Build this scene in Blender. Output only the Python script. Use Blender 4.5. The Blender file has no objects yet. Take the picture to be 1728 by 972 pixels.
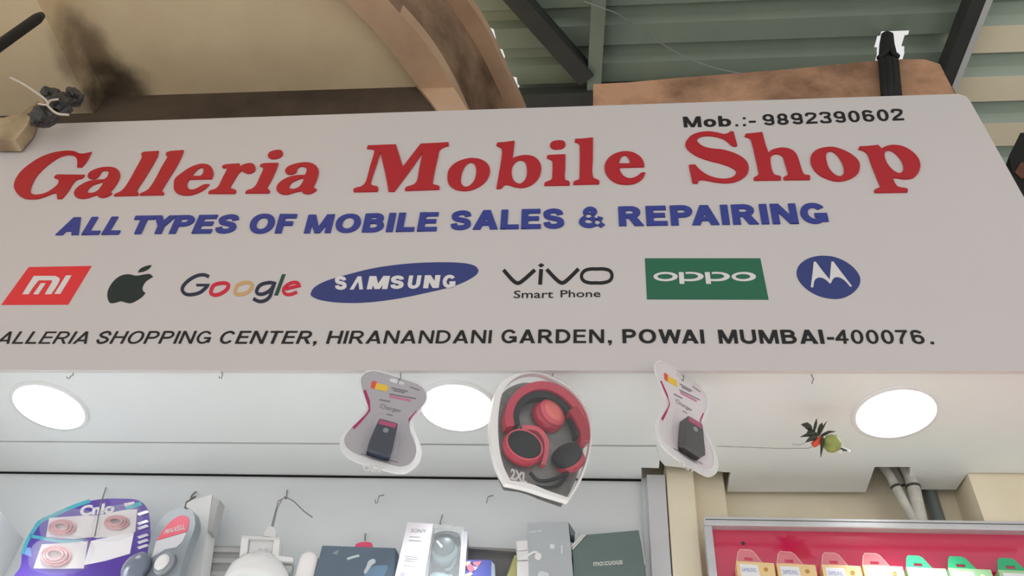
import bpy, bmesh, math, random
from mathutils import Vector, Matrix
from mathutils.geometry import tessellate_polygon

random.seed(7)
S = bpy.context.scene
COL = S.collection

# ------------------------------------------------------------------ camera
CAM = Vector((0.0, 0.0, 1.5))
F = 1530.49
R = Matrix(((0.9950220759, 0.0088634348, 0.0992598001),
            (0.0745240323, -0.7274491977, -0.6821025094),
            (0.0661606908, 0.6861042955, -0.7244885497)))
cd = bpy.data.cameras.new('camera')
cam = bpy.data.objects.new('camera', cd)
COL.objects.link(cam)
cam.matrix_world = Matrix.Translation(CAM) @ R.to_4x4()
cd.sensor_width = 36.0
cd.lens = F / 1728 * 36.0
cd.clip_start = 0.02
S.camera = cam

# ------------------------------------------------------------------ world, light, exposure
W = bpy.data.worlds.new('sky')
S.world = W
W.use_nodes = True
wn = W.node_tree
bg = wn.nodes['Background']
bg.inputs[0].default_value = (1.0, 0.985, 0.975, 1)
bg.inputs[1].default_value = .8
sd = bpy.data.lights.new('sun', 'SUN')
sd.energy = 4.6
sd.angle = math.radians(2)
sd.color = (1.0, .985, .965)
so = bpy.data.objects.new('sun', sd)
COL.objects.link(so)
so.rotation_euler = (math.radians(-8), math.radians(3), 0)
LAMP_W = 6.4           # each downlight, watts
SPREAD = 68
DISC = 2.5              # emission of its diffuser
S.view_settings.view_transform = 'Standard'
S.view_settings.look = 'None'
S.view_settings.gamma = 1.0
S.view_settings.use_curve_mapping = False
S.view_settings.exposure = 0.0

# ------------------------------------------------------------------ helpers
def lin(c):
    r = []
    for v in c:
        v = v / 255.0
        r.append(v / 12.92 if v <= 0.04045 else ((v + 0.055) / 1.055) ** 2.4)
    return (r[0], r[1], r[2], 1.0)

MATS = {}
def mat(name, rgb, rough=0.5, spec=0.5, metal=0.0, noise=0.0, scale=6.0, dark=None, coat=0.0, emit=None, bump=0.0):
    """plain or mottled surface: rgb in sRGB 0-255, noise blends towards a second dirt colour"""
    if name in MATS:
        return MATS[name]
    m = bpy.data.materials.new(name)
    m.use_nodes = True
    nt = m.node_tree
    b = nt.nodes['Principled BSDF']
    b.inputs['Base Color'].default_value = lin(rgb)
    b.inputs['Roughness'].default_value = rough
    b.inputs['Specular IOR Level'].default_value = spec
    b.inputs['Metallic'].default_value = metal
    b.inputs['Coat Weight'].default_value = coat
    if emit:
        b.inputs['Emission Color'].default_value = (1.0, 0.985, 0.98, 1)
        b.inputs['Emission Strength'].default_value = emit
    tc = nt.nodes.new('ShaderNodeTexCoord')
    n = nt.nodes.new('ShaderNodeTexNoise')
    n.inputs['Scale'].default_value = scale
    n.inputs['Detail'].default_value = 6
    n.inputs['Roughness'].default_value = 0.62
    nt.links.new(tc.outputs['Object'], n.inputs['Vector'])
    if noise > 0:
        ramp = nt.nodes.new('ShaderNodeValToRGB')
        ramp.color_ramp.elements[0].position = 0.36
        ramp.color_ramp.elements[1].position = 0.68
        ramp.color_ramp.elements[0].color = (0, 0, 0, 1)
        ramp.color_ramp.elements[1].color = (noise, noise, noise, 1)
        nt.links.new(n.outputs['Fac'], ramp.inputs['Fac'])
        mx = nt.nodes.new('ShaderNodeMix')
        mx.data_type = 'RGBA'
        nt.links.new(ramp.outputs['Color'], mx.inputs[0])
        mx.inputs[6].default_value = lin(rgb)
        mx.inputs[7].default_value = lin(dark if dark else [v * 0.6 for v in rgb])
        nt.links.new(mx.outputs[2], b.inputs['Base Color'])
    if bump > 0:
        bp = nt.nodes.new('ShaderNodeBump')
        bp.inputs['Strength'].default_value = bump
        bp.inputs['Distance'].default_value = 0.01
        nt.links.new(n.outputs['Fac'], bp.inputs['Height'])
        nt.links.new(bp.outputs['Normal'], b.inputs['Normal'])
    MATS[name] = m
    return m

def clear(name, tint=(1, 1, 1), amount=0.82, rough=0.08, body=(230, 232, 234)):
    """clear packing film: mostly see-through, a little glossy, a little milky"""
    if name in MATS:
        return MATS[name]
    m = bpy.data.materials.new(name)
    m.use_nodes = True
    nt = m.node_tree
    nt.nodes.remove(nt.nodes['Principled BSDF'])
    out = nt.nodes['Material Output']
    tr = nt.nodes.new('ShaderNodeBsdfTransparent')
    tr.inputs[0].default_value = (*tint, 1)
    gl = nt.nodes.new('ShaderNodeBsdfPrincipled')
    gl.inputs['Base Color'].default_value = lin(body)
    gl.inputs['Roughness'].default_value = rough
    mx = nt.nodes.new('ShaderNodeMixShader')
    lw = nt.nodes.new('ShaderNodeLayerWeight')
    lw.inputs['Blend'].default_value = 0.35
    mp = nt.nodes.new('ShaderNodeMapRange')
    mp.inputs['To Min'].default_value = 1 - amount
    mp.inputs['To Max'].default_value = min(1.0, 1 - amount + (0.16 if amount > .85 else 0.5))
    nt.links.new(lw.outputs['Facing'], mp.inputs['Value'])
    nt.links.new(mp.outputs[0], mx.inputs[0])
    nt.links.new(tr.outputs[0], mx.inputs[1])
    nt.links.new(gl.outputs[0], mx.inputs[2])
    nt.links.new(mx.outputs[0], out.inputs[0])
    MATS[name] = m
    return m

OFF = {}
class MB:
    """collects verts and faces (world coordinates) for ONE mesh object"""
    def __init__(s):
        s.v, s.f, s.m = [], [], []
    def add(s, vs, fs, mi=0):
        k = len(s.v)
        s.v += [Vector(p) for p in vs]
        s.f += [[i + k for i in f] for f in fs]
        s.m += [mi] * len(fs)
        return s
    def quad(s, a, b, c, d, mi=0):
        return s.add([a, b, c, d], [[0, 1, 2, 3]], mi)
    def hexa(s, lo, hi, mi=0):
        """solid between two matching closed loops"""
        n = len(lo)
        fs = [[i, (i + 1) % n, n + (i + 1) % n, n + i] for i in range(n)]
        fs += [list(range(n))[::-1], [n + i for i in range(n)]]
        return s.add(list(lo) + list(hi), fs, mi)
    def box(s, x0, x1, y0, y1, z0, z1, mi=0):
        lo = [(x0, y0, z0), (x1, y0, z0), (x1, y1, z0), (x0, y1, z0)]
        hi = [(x, y, z1) for x, y, z in lo]
        return s.hexa(lo, hi, mi)
    def tube(s, pts, r, n=8, closed=False, mi=0):
        pts = [Vector(p) for p in pts]
        rs = r if isinstance(r, (list, tuple)) else [r] * len(pts)
        k = len(pts)
        up = Vector((0.13, 0.31, 0.94)).normalized()
        vs, fs = [], []
        prev = None
        for i, p in enumerate(pts):
            if closed:
                d = pts[(i + 1) % k] - pts[i - 1]
            else:
                d = pts[min(i + 1, k - 1)] - pts[max(i - 1, 0)]
            d.normalize()
            a = prev if prev else up
            a = a - d * a.dot(d)
            if a.length < 1e-4:
                a = Vector((1, 0, 0)) - d * d.x
            a.normalize()
            prev = a
            b = d.cross(a)
            for j in range(n):
                t = 2 * math.pi * j / n
                vs.append(p + (a * math.cos(t) + b * math.sin(t)) * rs[i])
        for i in range(k if closed else k - 1):
            for j in range(n):
                i2 = (i + 1) % k
                fs.append([i * n + j, i * n + (j + 1) % n, i2 * n + (j + 1) % n, i2 * n + j])
        if not closed:
            fs += [list(range(n))[::-1], [(k - 1) * n + j for j in range(n)]]
        return s.add(vs, fs, mi)
    def lathe(s, O, ax, prof, n=28, mi=0, cap=True):
        """profile [(radius, height)] turned around axis ax from O"""
        O, ax = Vector(O), Vector(ax).normalized()
        a = ax.orthogonal().normalized()
        b = ax.cross(a)
        vs, fs = [], []
        for r, h in prof:
            for j in range(n):
                t = 2 * math.pi * j / n
                vs.append(O + ax * h + (a * math.cos(t) + b * math.sin(t)) * r)
        for i in range(len(prof) - 1):
            for j in range(n):
                fs.append([i * n + j, i * n + (j + 1) % n, (i + 1) * n + (j + 1) % n, (i + 1) * n + j])
        if cap:
            fs += [list(range(n))[::-1], [(len(prof) - 1) * n + j for j in range(n)]]
        return s.add(vs, fs, mi)
    def poly(s, loops, pl, z0, z1, mi=0):
        """flat shape with holes in plane pl, from offset z0 (back) to z1 (front)"""
        loops = [clean(l) for l in loops]
        tri = tessellate_polygon([[Vector((x, y, 0)) for x, y in l] for l in loops])
        flat = [p for l in loops for p in l]
        n = len(flat)
        front = [pl.at(x, y, z1) for x, y in flat]
        if abs(z1 - z0) < 1e-6:
            return s.add(front, [list(t) for t in tri], mi)
        vs = front + [pl.at(x, y, z0) for x, y in flat]
        fs = [list(t) for t in tri] + [[i + n for i in t[::-1]] for t in tri]
        k = 0
        for l in loops:
            c = len(l)
            for i in range(c):
                fs.append([k + i, k + (i + 1) % c, n + k + (i + 1) % c, n + k + i])
            k += c
        return s.add(vs, fs, mi)
    def build(s, name, mats, parent=None, smooth=False, bevel=0.0):
        me = bpy.data.meshes.new(name)
        if not isinstance(mats, (list, tuple)):
            mats = [mats]
        if parent is not None:
            o0 = OFF[parent]
        else:
            zs = [v.z for v in s.v]
            o0 = Vector((sum(v.x for v in s.v) / len(s.v), sum(v.y for v in s.v) / len(s.v), min(zs)))
        me.from_pydata([tuple(v - o0) for v in s.v], [], s.f)
        me.polygons.foreach_set('material_index', s.m)
        for m in mats:
            me.materials.append(m)
        bm = bmesh.new()
        bm.from_mesh(me)
        bmesh.ops.recalc_face_normals(bm, faces=bm.faces)
        bm.to_mesh(me)
        bm.free()
        if smooth:
            me.polygons.foreach_set('use_smooth', [True] * len(me.polygons))
            me.update()
        o = bpy.data.objects.new(name, me)
        COL.objects.link(o)
        if parent is not None:
            o.parent = parent
        else:
            o.location = o0
        OFF[o] = o0
        if bevel:
            b = o.modifiers.new('bevel', 'BEVEL')
            b.width = bevel
            b.segments = 2
            b.limit_method = 'ANGLE'
        return o

def clean(l):
    out = []
    for p in l:
        p = (p[0], p[1])
        if not out or (abs(p[0] - out[-1][0]) + abs(p[1] - out[-1][1])) > 1e-7:
            out.append(p)
    if len(out) > 1 and abs(out[0][0] - out[-1][0]) + abs(out[0][1] - out[-1][1]) < 1e-7:
        out.pop()
    return out

def thing(name, label, cat, loc, group=None):
    o = bpy.data.objects.new(name, None)
    COL.objects.link(o)
    o.empty_display_size = 0.03
    o.location = loc
    OFF[o] = Vector(loc)
    tag(o, label, cat, group)
    return o

def tag(o, label, cat, group=None):
    o['label'] = label
    o['category'] = cat
    o['kind'] = 'thing'
    if group:
        o['group'] = group
    return o

def struct(o, label=None):
    o['kind'] = 'structure'
    if label:
        o['label'] = label
    return o

# ---- sight lines: from a picture position to a point on a known surface
def ray(u, v):
    return (R @ Vector(((u - 864) / F, -(v - 486) / F, -1.0))).normalized()
def onY(u, v, y):
    d = ray(u, v)
    return CAM + d * ((y - CAM.y) / d.y)
def onZ(u, v, z):
    d = ray(u, v)
    return CAM + d * ((z - CAM.z) / d.z)

class Plane:
    """upright (or tipped) plane: ex runs right, ey up, n towards the viewer"""
    def __init__(s, O, yaw=0.0, tip=0.0):
        s.O = Vector(O)
        s.ex = Vector((math.cos(yaw), math.sin(yaw), 0))
        n = Vector((math.sin(yaw), -math.cos(yaw), 0))
        s.ey = (Vector((0, 0, 1)) * math.cos(tip) + n * math.sin(tip)).normalized()
        s.n = s.ex.cross(s.ey)
    def at(s, x, y, z=0.0):
        return s.O + s.ex * x + s.ey * y + s.n * z
    def px(s, u, v, z=0.0):
        d = ray(u, v)
        P = s.O + s.n * z
        t = (P - CAM).dot(s.n) / d.dot(s.n)
        q = CAM + d * t - P
        return (q.dot(s.ex), q.dot(s.ey))
    def pxs(s, pts, z=0.0):
        return [s.px(p[0], p[1], z) for p in pts]

def crop(x0, y0, k, pts):
    """positions read in an enlarged view -> picture positions (a third value marks a corner)"""
    return [(x0 + p[0] / k, y0 + p[1] / k) + tuple(p[2:]) for p in pts]

def spline(pts, n=5, closed=True):
    """smooth outline through pts; points with a third value are sharp corners"""
    k = len(pts)
    P = [Vector((p[0], p[1])) for p in pts]
    C = [len(p) > 2 for p in pts]
    out = []
    for i in range(k if closed else k - 1):
        j = (i + 1) % k
        p1, p2 = P[i], P[j]
        p0 = P[i - 1] if (closed or i > 0) else p1
        p3 = P[(j + 1) % k] if (closed or j + 1 < k) else p2
        if C[i] and C[j]:
            out.append(tuple(p1))
            continue
        L = (p2 - p1).length
        def tan(a, b, c):
            t = (c - a)
            return t.normalized() * L if t.length > 1e-9 else Vector((0, 0))
        m1 = (p2 - p1) if (C[i] or (not closed and i == 0)) else tan(p0, p1, p2)
        m2 = (p2 - p1) if (C[j] or (not closed and j == k - 1)) else tan(p1, p2, p3)
        for q in range(n):
            t = q / n
            t2, t3 = t * t, t * t * t
            out.append(tuple(p1 * (2 * t3 - 3 * t2 + 1) + m1 * (t3 - 2 * t2 + t) + p2 * (-2 * t3 + 3 * t2) + m2 * (t3 - t2)))
    if not closed:
        out.append(tuple(P[-1]))
    return out

def strip(pts, w, closed=False):
    """a stroke of width w along pts -> list of loops"""
    P = [Vector((p[0], p[1])) for p in pts]
    k = len(P)
    A, B = [], []
    for i in range(k):
        if closed:
            a, c = P[i - 1], P[(i + 1) % k]
        else:
            a, c = P[max(i - 1, 0)], P[min(i + 1, k - 1)]
        d0 = (P[i] - a)
        d1 = (c - P[i])
        d0 = d0.normalized() if d0.length > 1e-9 else d1.normalized()
        d1 = d1.normalized() if d1.length > 1e-9 else d0
        t = (d0 + d1)
        t = t.normalized() if t.length > 1e-6 else d1
        nrm = Vector((-t.y, t.x))
        q = max(0.55, nrm.dot(Vector((-d1.y, d1.x))))
        A.append(tuple(P[i] + nrm * (w / 2 / q)))
        B.append(tuple(P[i] - nrm * (w / 2 / q)))
    if closed:
        area = sum(A[i][0] * A[(i + 1) % k][1] - A[(i + 1) % k][0] * A[i][1] for i in range(k))
        areb = sum(B[i][0] * B[(i + 1) % k][1] - B[(i + 1) % k][0] * B[i][1] for i in range(k))
        return [A, B] if abs(area) > abs(areb) else [B, A]
    return [A + B[::-1]]

def arc(cx, cy, rx, ry, a0, a1, n=14, p=1.0):
    r = []
    for i in range(n + 1):
        a = math.radians(a0 + (a1 - a0) * i / n)
        c, s = math.cos(a), math.sin(a)
        r.append((cx + rx * math.copysign(abs(c) ** p, c), cy + ry * math.copysign(abs(s) ** p, s)))
    return r
def ellipse(cx, cy, rx, ry, n=32, p=1.0):
    return arc(cx, cy, rx, ry, 0, 360, n, p)[:-1]
def rect(x0, y0, x1, y1):
    return [(x0, y0), (x1, y0), (x1, y1), (x0, y1)]

# ---- drawn alphabet: every glyph is (width, [shape, ...]); a shape is a list of loops
def glyph(c, t, h):
    m = (t + h) / 2
    def ring(x0, y0, x1, y1, p=0.93):
        cx, cy, rx, ry = (x0 + x1) / 2, (y0 + y1) / 2, (x1 - x0) / 2, (y1 - y0) / 2
        return [ellipse(cx, cy, rx, ry, 36, p), ellipse(cx, cy, rx - t, ry - h, 36, p)]
    if c == 'I': return t, [[rect(0, 0, t, 1)]]
    if c == 'L': return .6, [[rect(0, 0, t, 1)], [rect(0, 0, .6, h)]]
    if c == 'T': return .68, [[rect(.34 - t / 2, 0, .34 + t / 2, 1)], [rect(0, 1 - h, .68, 1)]]
    if c == 'E': return .64, [[rect(0, 0, t, 1)], [rect(0, 0, .64, h)], [rect(0, 1 - h, .62, 1)], [rect(0, .52 - h / 2, .58, .52 + h / 2)]]
    if c == 'F': return .6, [[rect(0, 0, t, 1)], [rect(0, 1 - h, .6, 1)], [rect(0, .5 - h / 2, .53, .5 + h / 2)]]
    if c == 'H': return .74, [[rect(0, 0, t, 1)], [rect(.74 - t, 0, .74, 1)], [rect(0, .52 - h / 2, .74, .52 + h / 2)]]
    if c in 'AV':
        w = .78 + (t - .15) * .5
        k = w / 2 - .55 * t
        g = [[[(0, 0), (1.1 * t, 0), (w / 2 + .55 * t, 1), (k, 1)]], [[(w, 0), (w - 1.1 * t, 0), (w / 2 - .55 * t, 1), (w - k, 1)]],]
        if c == 'A':
            y0, y1 = .2, .2 + h * .95
            g.append([[(k * y0 + .5 * t, y0), (w - k * y0 - .5 * t, y0), (w - k * y1 - .5 * t, y1), (k * y1 + .5 * t, y1)]])
        return w, g
    if c == '^':
        w = .78
        k = w / 2 - .55 * t
        return w, [[[(0, 0), (1.1 * t, 0), (w / 2 + .55 * t, 1), (k, 1)]], [[(w, 0), (w - 1.1 * t, 0), (w / 2 - .55 * t, 1), (w - k, 1)]]]
    if c == 'M':
        w = .84 + (t - .15) * .8
        return w, [[rect(0, 0, t * .9, 1)], [rect(w - t * .9, 0, w, 1)], [[(0, 1), (1.15 * t, 1), (w / 2 + .42 * t, 0), (w / 2 - .42 * t, 0)]],
                   [[(w, 1), (w - 1.15 * t, 1), (w / 2 - .42 * t, 0), (w / 2 + .42 * t, 0)]]]
    if c == 'N':
        w = .74 + (t - .15) * .3
        return w, [[rect(0, 0, t * .95, 1)], [rect(w - t * .95, 0, w, 1)], [[(0, 1), (1.1 * t, 1), (w, 0), (w - 1.1 * t, 0)]]]
    if c == 'W':
        w = 1.1
        q = [[[(0, 1), (1.05 * t, 1), (w * .27 + .45 * t, 0), (w * .27 - .45 * t, 0)]], [[(w, 1), (w - 1.05 * t, 1), (w * .73 - .45 * t, 0), (w * .73 + .45 * t, 0)]],
             [[(w * .5 - .5 * t, 1), (w * .5 + .5 * t, 1), (w * .27 + .45 * t, 0), (w * .27 - .45 * t, 0)]], [[(w * .5 - .5 * t, 1), (w * .5 + .5 * t, 1), (w * .73 + .45 * t, 0), (w * .73 - .45 * t, 0)]]]
        return w, q
    if c == 'Y':
        w = .76
        return w, [[rect(w / 2 - t / 2, 0, w / 2 + t / 2, .48)], [[(0, 1), (1.15 * t, 1), (w / 2 + t / 2, .46), (w / 2 - t / 2, .40)]], [[(w, 1), (w - 1.15 * t, 1), (w / 2 - t / 2, .46), (w / 2 + t / 2, .40)]]]
    if c == 'O': return .84, [ring(0, -.01, .84, 1.01)]
    if c == '0': return .6, [ring(0, -.01, .6, 1.01)]
    if c in 'CG':
        w = .78
        g = [strip(arc(w / 2, .5, (w - m) / 2, .51 - m / 2, 36, 322 if c == 'C' else 345, 30), m)]
        if c == 'G':
            g += [[rect(w - t, .08, w, .5)], [rect(w * .52, .5 - h, w, .5)]]
        return w, g
    if c == 'S':
        w = .68
        r = m / 2
        c1 = spline([(w - r - .02, .70), (w * .74, .95 - r), (w * .5, 1.01 - r), (w * .24, .95 - r), (r, .74), (w * .24, .585), (w * .5, .51), (w * .76, .43), (w - r, .27), (w * .76, .05 + r), (w * .5, r - .01), (w * .24, .05 + r), (r, .31)], 5, False)
        return w, [strip(c1, m)]
    if c in 'PRB':
        w = .68
        y0 = .40 if c != 'B' else .46
        b = h / 2
        def bowl(y0, y1, w):
            r = (y1 - y0) / 2 - b
            x = max(w - t / 2 - r, .3)
            return strip([(t / 2, y1 - b), (x, y1 - b)] + arc(x, (y0 + y1) / 2, w - t / 2 - x, r, 85, -85, 12) + [(x, y0 + b), (t / 2, y0 + b)], m)
        g = [[rect(0, 0, t, 1)], bowl(y0 if c != 'B' else .46, 1, w - (.03 if c == 'B' else 0))]
        if c == 'B':
            g.append(bowl(0, .46 + h, w + .02))
            w += .02
        if c == 'R':
            w = .74
            g.append([[(.28, .46), (.28 + 1.15 * t, .46), (w + .02, 0), (w + .02 - 1.25 * t, 0)]])
        return w, g
    if c == 'D':
        w = .74
        b = h / 2
        return w, [[rect(0, 0, t, 1)], strip([(t / 2, 1 - b), (.3, 1 - b)] + arc(.3, .5, w - .3 - t / 2, .5 - b, 85, -85, 18) + [(.3, b), (t / 2, b)], m)]
    if c == 'U':
        w = .74
        return w, [strip([(t / 2, 1), (t / 2, .4)] + arc(w / 2, .36, w / 2 - t / 2, .37 - h / 2, 180, 360, 18) + [(w - t / 2, .4), (w - t / 2, 1)], m)]
    if c == '&':
        c1 = spline([(.9, .02), (.55, .38), (.26, .72), (.38, .91), (.55, .86), (.58, .72), (.42, .58), (.18, .40), (.13, .22), (.3, .08), (.5, .08), (.7, .22), (.82, .48)], 5, False)
        return .95, [strip(c1, m * .85)]
    if c == '9': return .6, [ring(0, .36, .6, 1.01), strip(spline([(.6 - t / 2, .66), (.6 - t / 2, .42), (.5, .14), (.3, h / 2), (.08, .2)], 5, False), m)]
    if c == '6': return .6, [ring(0, -.01, .6, .64), strip(spline([(t / 2, .34), (t / 2, .58), (.1, .86), (.3, 1 - h / 2), (.52, .8)], 5, False), m)]
    if c == '8': return .6, [ring(0, -.01, .6, .54), ring(.03, .54 - h, .57, 1.01)]
    if c == '2': return .6, [[rect(0, 0, .6, h)], strip(spline([(t / 2, .70), (.12, .9), (.3, 1 - h / 2), (.5, .87), (.53, .70), (.42, .5), (.16, .24), (t / 2, .05)], 5, False), m)]
    if c == '3': return .6, [strip(spline([(.06, .78), (.16, .93), (.3, 1 - h / 2), (.5, .88), (.52, .70), (.42, .57), (.24, .53)], 5, False), m),
                             strip(spline([(.24, .53), (.44, .48), (.6 - t / 2, .29), (.5, .1), (.3, h / 2), (.12, .1), (.05, .25)], 5, False), m)]
    if c == '4': return .64, [[rect(.38, 0, .38 + t, 1)], [rect(0, .22, .64, .22 + h)], [[(0, .22), (0, .22 + h), (.38, 1), (.38 + t, 1), (t * 1.1, .22)]]]
    if c == '7': return .58, [[rect(0, 1 - h, .58, 1)], strip(spline([(.5, .95), (.32, .6), (.2, .3), (.17, 0)], 5, False), m)]
    if c == 'o': return .62, [ring(0, -.01, .62, .73)]
    if c == 'b': return .62, [ring(0, -.01, .62, .73), [rect(0, 0, t, 1)]]
    if c == '.': return t, [[rect(0, 0, t, t)]]
    if c == ',': return t, [[[(0, 0), (t * .55, 0), (t * .2, -.16), (t * .55, -.16), (t, 0), (t, t), (0, t)]]]
    if c == '-': return .34, [[rect(0, .30, .34, .30 + h)]]
    return .3, []

def word(mb, text, quad, pl, t, h, gap=.1, z0=0.0, z1=0.0015, mi=0):
    """letters laid into the four-cornered place quad (picture positions BL, BR, TR, TL) on plane pl"""
    q = [Vector(p) for p in pl.pxs(quad)]
    gs = [glyph(c, t, h) for c in text]
    KERN = {'PA': -.15, 'TY': -.12, 'YP': -.10, 'AI': -.02, 'LT': -.1, 'WA': -.12, 'RD': -.0, 'ZZ': 0}
    kr = [KERN.get(text[i:i + 2], 0) for i in range(len(text))]
    tot = sum(g[0] for g in gs) + gap * (len(gs) - 1) + sum(kr)
    x = 0
    for i, (w, shapes) in enumerate(gs):
        for sh in shapes:
            loops = []
            for l in sh:
                o = []
                for a, b in l:
                    s = (x + a) / tot
                    p = q[0] * (1 - s) * (1 - b) + q[1] * s * (1 - b) + q[2] * s * b + q[3] * (1 - s) * b
                    o.append((p.x, p.y))
                loops.append(o)
            word.k = (word.k + 1) % 12
            mb.poly(loops, pl, z0, z1 + word.k * 6e-5, mi)
        x += w + gap + kr[i]
    return mb

word.k = 0

def typed(mb, text, quad, pl, z=0.0005, mi=0, bold=0.0, local=False):
    """small print set in the built-in face, fitted into the place quad"""
    c = bpy.data.curves.new('print', 'FONT')
    c.body = text
    c.offset = bold
    c.resolution_u = 3
    o = bpy.data.objects.new('print', c)
    COL.objects.link(o)
    dg = bpy.context.evaluated_depsgraph_get()
    me = bpy.data.meshes.new_from_object(o.evaluated_get(dg))
    vs = [v.co.copy() for v in me.vertices]
    fs = [list(p.vertices) for p in me.polygons]
    bpy.data.objects.remove(o)
    bpy.data.curves.remove(c)
    bpy.data.meshes.remove(me)
    x0, x1 = min(v.x for v in vs), max(v.x for v in vs)
    y0, y1 = 0.0, max(v.y for v in vs)
    q = [Vector(p) for p in (quad if local else pl.pxs(quad, z))]
    P = []
    for v in vs:
        s, b = (v.x - x0) / (x1 - x0), (v.y - y0) / (y1 - y0)
        p = q[0] * (1 - s) * (1 - b) + q[1] * s * (1 - b) + q[2] * s * b + q[3] * (1 - s) * b
        P.append(pl.at(p.x, p.y, z))
    return mb.add(P, fs, mi)

# ------------------------------------------------------------------ levels of the place
ZC = 2.75                     # shop soffit
YS = 1.4067                   # face of the sign
YW = 1.80                     # white back wall
YB = 1.86                     # beige wall on the right
YF = 1.60                     # old wall above the sign
ZS = onY(400, 156, YF).z      # canopy slab underside
ZR = ZS + 0.85                # metal roof
DZ = ZC

# ------------------------------------------------------------------ materials
M_sign = mat('sign_vinyl', (206, 200, 199), .38, .35, noise=.12, scale=2.2, dark=(194, 185, 180))
M_red = mat('red_letter', (178, 32, 42), .4, .4)
M_blue = mat('blue_letter', (52, 62, 142), .4, .4)
M_black = mat('black_print', (32, 32, 34), .5, .3)
M_mired = mat('logo_red', (226, 50, 58), .4, .4)
M_slate = mat('logo_dark', (36, 48, 48), .5, .3)
M_navy = mat('logo_navy', (48, 60, 122), .4, .4)
M_green = mat('logo_green', (34, 102, 72), .4, .4)
M_white = mat('logo_white', (222, 218, 218), .4, .4)
M_ochre = mat('logo_ochre', (202, 164, 116), .4, .4)
M_crim = mat('logo_crimson', (206, 40, 66), .4, .4)
M_ceil = mat('soffit_white', (232, 234, 233), .42, .4, noise=.06, scale=1.5)
M_wall = mat('white_wall', (226, 230, 232), .4, .4, noise=.08, scale=1.2)
M_void = mat('dark_gap', (28, 28, 28), .9, .1)
M_slab = mat('slab_plaster', (222, 203, 168), .9, .15, noise=.5, scale=1.6, dark=(186, 158, 126), bump=.15)
M_beam = mat('beam_plaster', (204, 172, 142), .9, .15, noise=.55, scale=3.0, dark=(160, 128, 104), bump=.2)
M_grime_shade = mat('grimy_shaded_plaster', (158, 130, 106), .9, .1, noise=.85, scale=4.0, dark=(84, 66, 54), bump=.3)  # brown is dark for grime and for painted-in shade on the upright face
M_stain_shade = mat('stained_shaded_wall', (92, 80, 68), .95, .05, noise=.7, scale=3.5, dark=(58, 50, 46), bump=.2)  # dark base holds both the dirt and the shade of the recess
M_brown = mat('brown_plaster', (188, 146, 116), .9, .15, noise=.75, scale=6.0, dark=(98, 74, 58), bump=.35)
M_beige = mat('beige_wall', (242, 233, 208), .8, .2, noise=.4, scale=5.0, dark=(214, 196, 166), bump=.1)
M_sheet = mat('green_sheet', (128, 140, 126), .5, .4, noise=.5, scale=1.2, dark=(96, 108, 100))  # lower tone puts the shade over the left roof into its colour
M_sheet_dim = mat('shaded_green_sheet', (166, 180, 166), .5, .4, noise=.35, scale=3.0, dark=(136, 150, 138))  # darker copy: shade in the roof ribs painted as green
M_sheet_lit = mat('lit_cream_sheet', (236, 226, 198), .5, .4, noise=.3, scale=3.0, dark=(216, 200, 168))  # paler copy: daylight on the lower roof flats painted as cream
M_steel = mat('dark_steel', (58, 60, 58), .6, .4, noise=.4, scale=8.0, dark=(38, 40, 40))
M_steelL = mat('pale_steel', (190, 192, 190), .4, .5)
M_alu = mat('aluminium', (206, 208, 212), .3, .5, metal=.35, noise=.15, scale=14)
M_post = mat('post_white', (205, 206, 209), .35, .5)
M_rubber = mat('black_rubber', (26, 26, 27), .6, .3)
M_wire = mat('wire', (150, 150, 148), .35, .5, metal=.8)
M_wired = mat('dull_wire', (128, 126, 124), .5, .4, metal=.6)
M_floor = mat('floor_tile', (196, 194, 191), .6, .3, noise=.2, scale=2.0, dark=(172, 169, 165))
M_disc = mat('lamp_diffuser', (255, 255, 255), .5, .3, emit=DISC)
M_rim = mat('lamp_rim', (226, 226, 226), .35, .5)
M_clear = clear('clear_film', amount=.95, rough=.04)
M_milk = clear('milky_shell', amount=.45, body=(240, 240, 240), rough=.15)
M_cardg = mat('grey_card', (188, 184, 190), .35, .5)
M_magenta = mat('magenta_print', (176, 40, 104), .4, .5)
M_phone = mat('device_black', (26, 36, 58), .4, .4)
M_phone2 = mat('device_black_soft', (24, 24, 27), .4, .5)
M_grtxt = mat('grey_print', (128, 126, 134), .5, .3)
M_yel = mat('yellow_print', (236, 196, 70), .4, .4)
M_orp = mat('orange_print', (222, 92, 70), .4, .4)

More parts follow.
